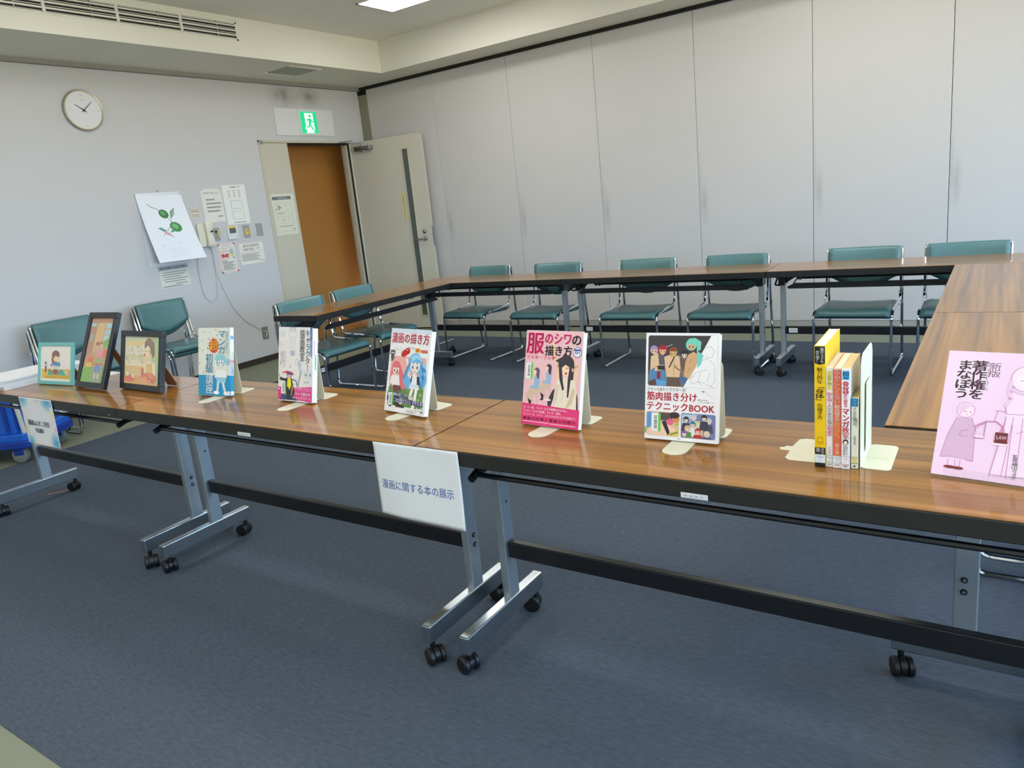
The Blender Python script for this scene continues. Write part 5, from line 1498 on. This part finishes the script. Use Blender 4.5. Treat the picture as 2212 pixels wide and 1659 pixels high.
def n3(a, w, h):
    R_ = (204, 70, 66)
    a.rect(0, 0, 1, 1, (238, 232, 222))
    for (u, v, su, sv) in ((0, 0, 1, 1), (1, 0, -1, 1), (0, 1, 1, -1), (1, 1, -1, -1)):
        a.poly([(u, v), (u + su * .13, v), (u, v + sv * .085)], R_)
    for pts in ([(.06, .03), (.94, .03)], [(.06, .97), (.94, .97)], [(.05, .05), (.05, .95)], [(.95, .05), (.95, .95)]):
        a.line(pts, .012, R_)
    a.txt('Free Wi-Fi', .24, .065, .78, .105, (90, 84, 84), .0).txt('ご利用いただけます', .14, .14, .88, .175, (90, 84, 84)).rr(.08, .235, .58, .535, .03, R_).rr(.095, .245, .565, .525, .025, (238, 232, 222)).poly([(.12, .36), (.24, .34), (.33, .38), (.43, .34), (.55, .36), (.50, .50), (.40, .46), (.33, .48), (.26, .46), (.17, .50)], R_).txt('Wi-Fi', .24, .395, .44, .43, WH, .02).scrib(.14, .275, .5, .30, (206, 140, 130), 2)
    a.rr(.64, .20, .86, .40, .03, (170, 196, 190)).poly([(.64, .38), (.86, .34), (.90, .50), (.76, .52)], (222, 216, 150)).ell(.84, .515, .05, .03, (150, 160, 206), 10).scrib(.10, .575, .4, .595, (90, 84, 84), 3)
    for k in range(8):
        a.scrib(.12, .62 + k * .038, .86 - (k % 3) * .1, .638 + k * .038, (130, 124, 118), 30 + k)
notice(-2.194, -2.004, 0.933, 1.208, 'red-bordered Wi-Fi notice below the light switches', n3, (238, 232, 222))
def n4(a, w, h):
    R_ = (210, 110, 106)
    a.line([(0, .02), (1, .02)], .008, R_).line([(0, .46), (1, .44)], .008, R_).txt('東西公民館各室', .17, .09, .82, .22, (70, 68, 66), .0).txt('「飲食可能」です', .16, .265, .86, .385, (70, 68, 66), .0)
    for k in range(5):
        a.scrib(.06, .53 + k * .07, .82 - (k % 2) * .12, .558 + k * .07, (130, 126, 120), 50 + k)
    a.scrib(.82, .90, .97, .92, (80, 78, 76), 60)
notice(-1.962, -1.673, 0.985, 1.193, 'wide notice with two red rules beside the red-bordered Wi-Fi notice', n4, (238, 234, 222))
def n5(a, w, h):
    a.rect(0, .0, 1, .19, (170, 172, 172)).txt('東西公民館をご利用の皆様へ', .05, .04, .96, .15, (60, 60, 62), .01)
    for k in range(5):
        a.scrib(.14 - (k % 2) * .06, .28 + k * .105, .94 - (k % 3) * .12, .315 + k * .105, (150, 148, 140), 70 + k)
    a.scrib(.5, .83, .9, .86, (130, 128, 122), 80).scrib(.06, .92, .7, .95, (110, 108, 104), 81)
notice(-2.832, -2.540, 0.885, 1.076, 'faded notice with grey header band hanging under the calendar', n5, (226, 224, 212))
def n7(a, w, h):
    a.rect(.04, .06, .88, .14, (120, 126, 124)).txt('避難経路図', .30, .08, .68, .12, (200, 206, 204))
    for pts in ([(.10, .22), (.86, .22), (.86, .92), (.10, .92), (.10, .22)], [(.10, .55), (.86, .55)], [(.60, .22), (.60, .48), (.86, .48)], [(.10, .72), (.50, .72), (.50, .92)], [(.70, .72), (.86, .72)], [(.30, .30), (.30, .55)]):
        a.line(pts, .006, (170, 172, 164))
    a.poly([(.22, .25), (.40, .33), (.26, .38)], (150, 164, 160)).line([(.34, .60), (.46, .66)], .012, (206, 110, 110)).line([(.40, .68), (.50, .64)], .012, (206, 110, 110)).scrib(.12, .36, .22, .38, (120, 120, 116), 3).scrib(.16, .46, .5, .475, (140, 140, 136), 4).scrib(.20, .78, .8, .795, (140, 140, 136), 5).rect(.76, .86, .88, .90, (170, 200, 180)).line([(.62, .60), (.66, .64)], .014, (120, 170, 130))
notice(-1.472, -1.182, 1.221, 1.630, 'evacuation plan taped to the narrow closed door leaf', n7, (226, 226, 206), -0.0025)

# ------------------------------------------------------------------ blue hand truck under the display table
tr = thing('hand_truck', (1.0, -4.56, 0), 'blue plastic hand truck parked behind the display table', 'hand truck', None, (0, 0, radians(123)))
# local X: along its short end towards the far corner, local Y: back along its length
dk = G().prism(rrect(0.0, 0.0, 0.50, 0.72, 0.05, 5), 'z', 0.150, 0.195)
dk.done('deck', 'blue', tr, bevel=0.006)
bm_ = G().prism(rrect(-0.012, -0.012, 0.512, 0.732, 0.06, 5), 'z', 0.105, 0.152)
bm_.done('bumper', 'dblue', tr, bevel=0.006)
for (x, y) in ((0.045, 0.10), (0.455, 0.10), (0.045, 0.62), (0.455, 0.62)):
    wb = G().box((x - 0.022, y - 0.035, 0.05), (x + 0.022, y + 0.035, 0.106)).done('wheel_fork', 'dblue', tr, bevel=0.008)
    G().lathe([(0.046, -0.018), (0.052, -0.014), (0.052, 0.014), (0.046, 0.018)], (x, y, 0.052), 'x', 20).done('wheel', 'tyre', wb, smooth=True)
for (x, z) in ((0.03, 0.14), (0.06, 0.122), (0.02, 0.115)):
    G().lathe([(0.006, -0.014), (0.004, -0.018)], (x, 0, z), 'y', 8).done('rivet', 'steel', tr)
for x in (0.05, 0.45):
    G().tube([(x, 0.045, 0.19), (x + (.0 if x > .2 else -.0), 0.06, 0.42)], 0.015, 10).done('handle_post', 'tube', tr, smooth=True)
G().tube([(0.05, 0.06, 0.415), (0.45, 0.06, 0.415)], 0.015, 10).done('handle_bar', 'tube', tr, smooth=True)
st = G().tube(fillet([(0.50, 0.08, 0.16), (0.545, 0.06, 0.06), (0.545, 0.20, 0.045), (0.50, 0.22, 0.16)], 0.03, 4), 0.0055, 8)
st.done('kick_stand', 'black', tr, smooth=True)
cr = thing('folding_crate', (1.0, -4.56, 0.1955), 'blue ribbed folding crate standing on the hand truck', 'crate', None, (0, 0, radians(123)))
wall_t = 0.012
for (lo, hi) in (((0.04, 0.09, 0), (0.46, 0.09 + wall_t, 0.215)), ((0.04, 0.66 - wall_t, 0), (0.46, 0.66, 0.215)), ((0.04, 0.10, 0), (0.04 + wall_t, 0.65, 0.215)), ((0.46 - wall_t, 0.10, 0), (0.46, 0.65, 0.215))):
    G().box(lo, hi).done('side_wall', 'blue', cr, bevel=0.002)
G().box((0.05, 0.10, 0.001), (0.45, 0.65, 0.010)).done('bottom', 'blue', cr)
for k in range(5):
    x = 0.075 + k * 0.085
    G().box((x, 0.080, 0.012), (x + 0.022, 0.0905, 0.195)).done('rib', 'dblue', cr, bevel=0.002)
for k in range(6):
    y = 0.125 + k * 0.09
    G().box((0.030, y, 0.012), (0.0405, y + 0.024, 0.195)).done('rib', 'dblue', cr, bevel=0.002)
for (lo, hi) in (((0.028, 0.078, 0.195), (0.472, 0.104, 0.222)), ((0.028, 0.646, 0.195), (0.472, 0.672, 0.222)), ((0.028, 0.10, 0.195), (0.054, 0.65, 0.222)), ((0.446, 0.10, 0.195), (0.472, 0.65, 0.222))):
    G().box(lo, hi).done('rim', 'blue', cr, bevel=0.003)

build_arts()
